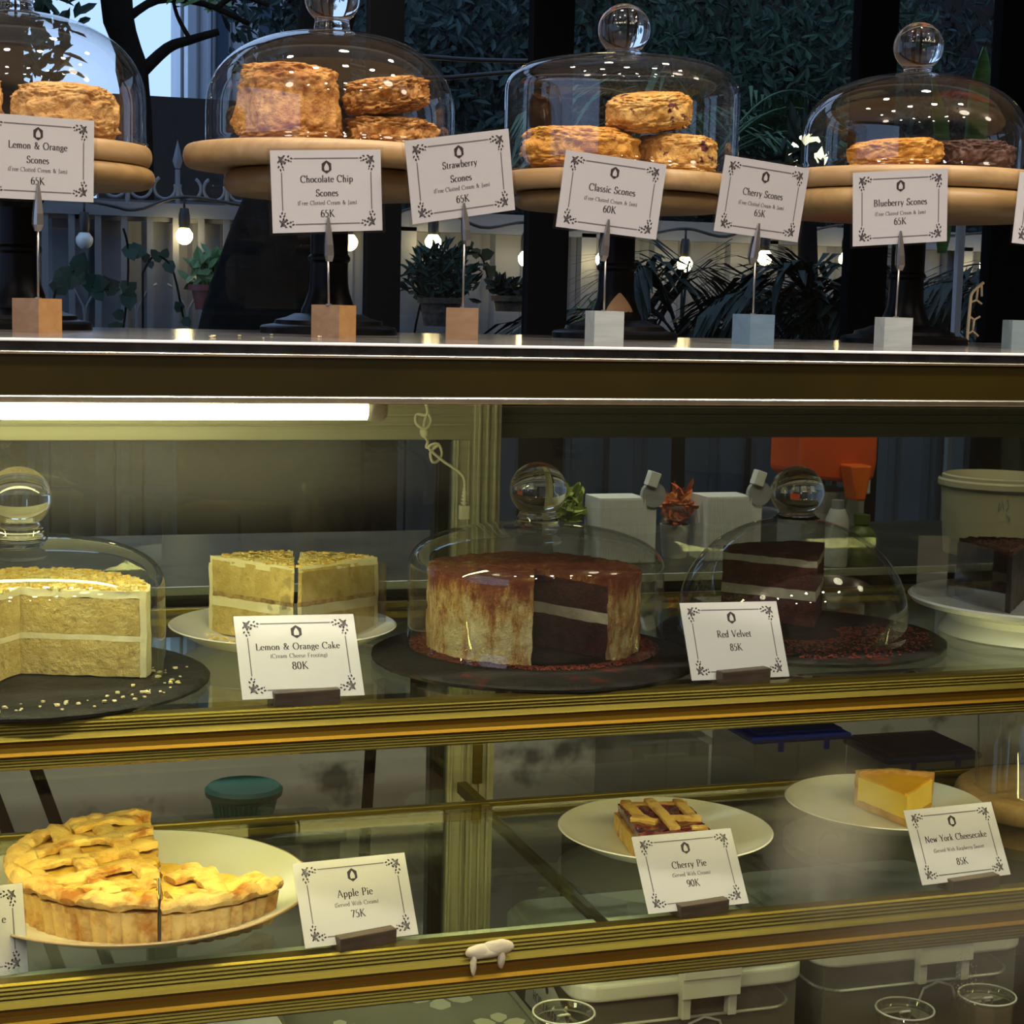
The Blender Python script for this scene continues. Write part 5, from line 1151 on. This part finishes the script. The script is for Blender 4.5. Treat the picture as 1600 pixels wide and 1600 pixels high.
# trees
e = thing('tree', 'thick black tree trunk behind the tallest scone and its stand', 'tree', (.86, 3.2, F))
tr_ = MB(); P = [(.0, 0, 0), (.015, 0, .9), (.02, 0, 1.24), (.045, 0, 1.42), (.07, 0, 1.6), (.12, 0, 1.9), (.165, 0, 2.15), (.20, 0, 2.5)]
tr_.tube(smooth_pts(P, 4), [.26 - .0 * i if i < 4 else max(.26 - .0105 * (i - 4), .075) for i in range(29)], 20).disp(.018, 5, 2).build('trunk', m_bark, e, smooth=True)
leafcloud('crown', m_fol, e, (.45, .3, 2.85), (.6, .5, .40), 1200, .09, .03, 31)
e = thing('tree', 'slim dark tree with a branch reaching right against the pale sky', 'tree', (.775, 5.62, F))
def far(P): return [(a * 1.29, b, (c - 1.34) * 1.29 + 1.34) for a, b, c in P]
MB().tube(smooth_pts([(.04, 0, 0), (.02, 0, 1.0)] + far([(.01, 0, 1.5), (-.005, 0, 1.95), (-.06, 0, 2.2), (-.10, 0, 2.6)]), 5), .058, 12).disp(.014, 8, 3).build('trunk', m_bark, e, smooth=True)
for P, r in (([(0, 0, 1.98), (.09, 0, 2.07), (.16, 0, 2.10), (.245, 0, 2.13)], .026), ([(-.04, 0, 2.14), (.06, 0, 2.21), (.2, 0, 2.21), (.34, 0, 2.16)], .018), ([(.16, 0, 2.10), (.12, 0, 2.17), (.10, 0, 2.25)], .010), ([(.24, 0, 2.20), (.30, 0, 2.24), (.4, 0, 2.22)], .013)):
    Q = smooth_pts(far(P), 4); MB().tube(Q, [r * (1 - .5 * i / len(Q)) for i in range(len(Q))], 8).build('branch', m_bark, e, smooth=True)
leafcloud('foliage', m_fol3, e, (.20, 0, 2.50), (.26, .15, .09), 46, .075, .030, 41, shell=0)
leafcloud('foliage', m_fol, e, (-.56, 0, 2.36), (.34, .3, .50), 800, .10, .032, 42, shell=0)
leafcloud('foliage', m_fol2, e, (.62, .1, 2.62), (.22, .2, .10), 150, .09, .022, 43, shell=0)
def bush(x, y, z, rad, n, l, w, mt, label, seed, name='tree', trunk=True, cat='tree'):
    e = thing(name, label, cat, (x, y, F), group=None)
    leafcloud('foliage', mt, e, (0, 0, z - F), rad, n, l, w, seed, shell=.2)
    if trunk: MB().tube(smooth_pts([(0, 0, 0), (.05, 0, (z - F) * .5), (0, 0, z - F + rad[2] * .3)], 5), [.07 - .004 * i for i in range(11)], 8).build('trunk', m_bark, e, smooth=True)
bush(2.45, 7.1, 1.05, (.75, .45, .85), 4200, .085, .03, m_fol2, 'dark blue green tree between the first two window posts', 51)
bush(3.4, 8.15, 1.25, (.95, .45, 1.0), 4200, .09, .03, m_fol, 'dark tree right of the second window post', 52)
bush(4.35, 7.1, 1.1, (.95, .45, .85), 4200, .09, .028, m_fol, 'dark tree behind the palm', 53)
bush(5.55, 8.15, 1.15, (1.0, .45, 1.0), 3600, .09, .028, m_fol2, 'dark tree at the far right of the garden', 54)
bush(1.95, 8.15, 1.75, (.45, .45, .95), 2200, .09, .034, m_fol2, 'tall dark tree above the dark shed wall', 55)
# dark hedge so no sky shows low down between the trees
struct(MB().box(2.05, 12, 9.2, 9.3, F, 7), 'wall_hedge', m_shed)
struct(MB().box(7.2, 7.3, 2.2, 9.2, F, 6), 'wall_skyblock_right', m_shed)  # unseen wall added to keep sky out of the dome reflections
struct(MB().box(-8, -.9, 8.0, 8.1, F, 5), 'wall_skyblock_left', m_shed)  # added on the left too, hiding sky from the dome rims
# bare branches and cables crossing the second window
for P, lab in (([(1.05, 3.6, .60), (1.35, 3.6, .56), (1.6, 3.6, .585), (2.1, 3.6, .66)], 'thin dark overhead cable crossing behind the left and middle windows'), ([(1.0, 3.7, .655), (1.4, 3.7, .635), (1.7, 3.7, .64), (2.1, 3.7, .67)], 'second thin overhead cable just above the first one')):
    tag(MB().tube(smooth_pts([(a, b, c + .12) for a, b, c in P]), .007, 6).build('overhead_cable', m_wire, None, loc=(0, 0, Z0), smooth=True), lab, 'cable')
# palms
def palm(x, y, base, n, ln, label, seed, mt, lw=.012, spread=1.0, zt_=0, upm=(.5, 1.1), rise=.0):
    e = thing('palm', label, 'palm', (x, y, F)); rn = random.Random(seed); b0 = base - F
    MB().tube([(0, 0, 0), (.01, 0, b0 * .5), (0, 0, b0)], [.03, .025, .02], 10).build('trunk', m_bark, e, smooth=True)
    for k in range(n):
        a = 2 * pi * k / n + rn.uniform(-.25, .25); el = rn.uniform(*upm); L_ = ln * rn.uniform(.75, 1.15)
        d = Vector((cos(a) * spread, sin(a) * .38, 0)); mb = MB(); sp = []
        for i in range(13):
            t_ = i / 12; sp.append(Vector((0, 0, b0)) + d * (L_ * t_ * cos(el) * 1.1) + Vector((0, 0, L_ * (t_ * sin(el) - .62 * t_ * t_))))
        mb.tube(sp, [.006 * (1 - .7 * i / 12) for i in range(13)], 5)
        for i in range(2, 13):
            for f_ in (0, .5):
                t0 = min(i + f_, 12); A = sp[int(t0)].lerp(sp[min(int(t0) + 1, 12)], t0 - int(t0)); tn = (sp[min(i + 1, 12)] - sp[i - 1]).normalized()
                for sg in (-1, 1):
                    sd = tn.cross(Vector((0, 0, 1))).normalized() * sg; dd = (sd * .75 + tn * .65 + Vector((0, 0, rn.uniform(-.5, .05)))).normalized()
                    l = L_ * .46 * (1 - .55 * abs(i / 12 - .45)) * rn.uniform(.8, 1.1); w_ = dd.cross(Vector((0, 0, 1))).normalized() * lw * .5; tip = A + dd * l + Vector((0, 0, -l * .22)); mid = A + dd * l * .5
                    mb.add([A, mid + w_, tip, mid - w_], [(0, 1, 2, 3)])
        mb.build('frond', mt, e)
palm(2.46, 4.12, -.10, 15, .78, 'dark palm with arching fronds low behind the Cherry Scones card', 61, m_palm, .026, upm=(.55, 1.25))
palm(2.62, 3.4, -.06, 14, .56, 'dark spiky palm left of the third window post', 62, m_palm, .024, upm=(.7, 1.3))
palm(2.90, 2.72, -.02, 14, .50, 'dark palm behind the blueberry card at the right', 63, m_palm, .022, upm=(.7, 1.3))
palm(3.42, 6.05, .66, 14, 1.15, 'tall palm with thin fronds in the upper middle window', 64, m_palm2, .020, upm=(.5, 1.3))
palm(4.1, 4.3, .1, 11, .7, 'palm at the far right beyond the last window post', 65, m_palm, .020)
# pots and wall planters on the fence
def pot(x, y, z, r0, r1, h, pm, fm, rad, n, l, w, label, seed, name='potted_plant'):
    e = thing(name, label, 'plant', (x, y, z), group=None)
    MB().lathe([(.0001, 0), (r0, 0), (r1, h), (r1 + .008, h), (r1 + .008, h - .02), (r1 - .006, h), (r0 - .004, .01), (.0001, .01)], 24).build('pot', pm, e, smooth='auto')
    leafcloud('foliage', fm, e, (0, 0, h + rad[2] * .6), rad, n, l, w, seed, shell=0)
    MB().tube([(0, .0, h - .01), (0, .1, h + .05), (0, 4.975 - y, h + .08)], .005, 6).build('hook', m_wire, e, smooth=True)
pot(.905, 4.60, -.02, .045, .062, .085, m_red, m_fol3, (.075, .06, .06), 90, .06, .028, 'fresh green plant in a dark red pot on the fence beside the lit bulb', 71)
pot(1.71, 4.52, -.06, .06, .075, .10, m_basket, m_fol, (.13, .07, .11), 420, .06, .016, 'dark hanging plant in a pot below a lit bulb', 72)
pot(2.055, 4.80, -.005, .05, .060, .058, m_basket, m_palm, (.075, .05, .03), 110, .05, .02, 'dark woven wall planter on the fence', 73)
pot(2.45, 4.8, -.12, .05, .06, .06, m_basket, m_fol3, (.08, .06, .05), 110, .06, .02, 'low green plant at the foot of the fence left of the pedestal', 74)
def vine(pts, n, l, label, seed, mt):
    e = thing('vine', label, 'plant', (pts[0][0], pts[0][1], F)); o = Vector((pts[0][0], pts[0][1], F)); P = smooth_pts([Vector(p) - o for p in pts], 6)
    MB().tube([(P[0].x, P[0].y, 0)] + P, .004, 6).build('stem', m_bark, e, smooth=True); rn = random.Random(seed); mb = MB()
    for i in range(n):
        A = rn.choice(P[3:]); a = rn.uniform(0, 6.28); d = Vector((cos(a), -.2, sin(a))).normalized(); s_ = d.cross(Vector((0, 1, 0))).normalized(); L_ = l * rn.uniform(.7, 1.2)
        mb.add([A, A + d * L_ * .2 + s_ * L_ * .42, A + d * L_ * .6 + s_ * L_ * .38, A + d * L_, A + d * L_ * .6 - s_ * L_ * .38, A + d * L_ * .2 - s_ * L_ * .42], [(0, 1, 2, 3), (0, 3, 4, 5)])
    mb.build('leaves', mt, e)
vine([(.38, 4.72, -.25), (.40, 4.72, .02), (.46, 4.72, .10), (.52, 4.72, .05), (.58, 4.72, .04)], 16, .065, 'trailing vine with broad leaves at the left of the gate', 81, m_fol)
vine([(.60, 4.72, -.3), (.64, 4.72, .0), (.645, 4.72, .18), (.63, 4.72, .25)], 8, .06, 'climbing vine with few broad leaves on the middle of the gate', 82, m_fol)
vine([(.70, 4.76, .10), (.74, 4.76, .16), (.80, 4.76, .12), (.84, 4.76, -.05)], 8, .045, 'bare twig leaning across the gate', 83, m_fol)
vine([(1.69, 4.90, -.3), (1.75, 4.90, .05), (1.89, 4.90, .22), (1.97, 4.90, .20), (2.0, 4.90, .12)], 24, .05, 'tangled vine on the fence between the first two posts', 84, m_palm)
# glowing garden lamp behind leaves, bright plant leaf at the right window
e = thing('garden_lamp', 'round glowing garden lamp half hidden by leaves left of the rightmost dome', 'lamp', (3.30, 4.85, .638))
MB().grid(lambda u, v: (0.078 * cos(2 * pi * u) * sin(pi * v), .078 * sin(2 * pi * u) * sin(pi * v), .078 * cos(pi * v)), 24, 14, True).build('globe', emit('lamp_globe', (1, .86, .58), 2.2), e, smooth=True)
MB().cyl((0, 0, -(Z0 + .638)), (0, 0, -.07), .015, n=10).build('post', m_wire, e, smooth='auto')
bush(3.18, 4.64, .61, (.14, .05, .12), 40, .12, .035, m_palm, 'sparse dark shrub leaves in front of the round garden lamp', 77, 'shrub', True, 'shrub')
m_snake = pbr('bright_leaf', (.05, .22, .035), .5, c2=(.03, .12, .03), scale=14, stretch=(1, 1, 6))
e = thing('leafy_plant', 'bright green upright leaf beside the rightmost window post', 'plant', (2.43, 2.35, F))
for dx, h, w, lean in ((0.02, 1.985, .035, .02), (-.05, 1.90, .022, -.05)):
    mb = MB(); n_ = 12; vs = []
    for i in range(n_ + 1):
        t_ = i / n_; ww = w * min(1, 1.6 * sin(pi * min(t_ * .86 + .12, 1))); xx = dx + lean * t_ * t_; zz = h - .42 + .42 * t_
        vs += [(xx - ww, -.01 * sin(t_ * 3), zz), (xx, .012, zz), (xx + ww, -.01 * sin(t_ * 3), zz)]
    mb.add(vs, [(3 * i + k, 3 * i + k + 1, 3 * i + 4 + k, 3 * i + 3 + k) for i in range(n_) for k in range(2)]).build('leaf', m_snake, e, smooth=True)
MB().cyl((0, 0, 0), (0, .0, 1.58), .012, n=8).build('stem', m_greyp, e, smooth='auto')
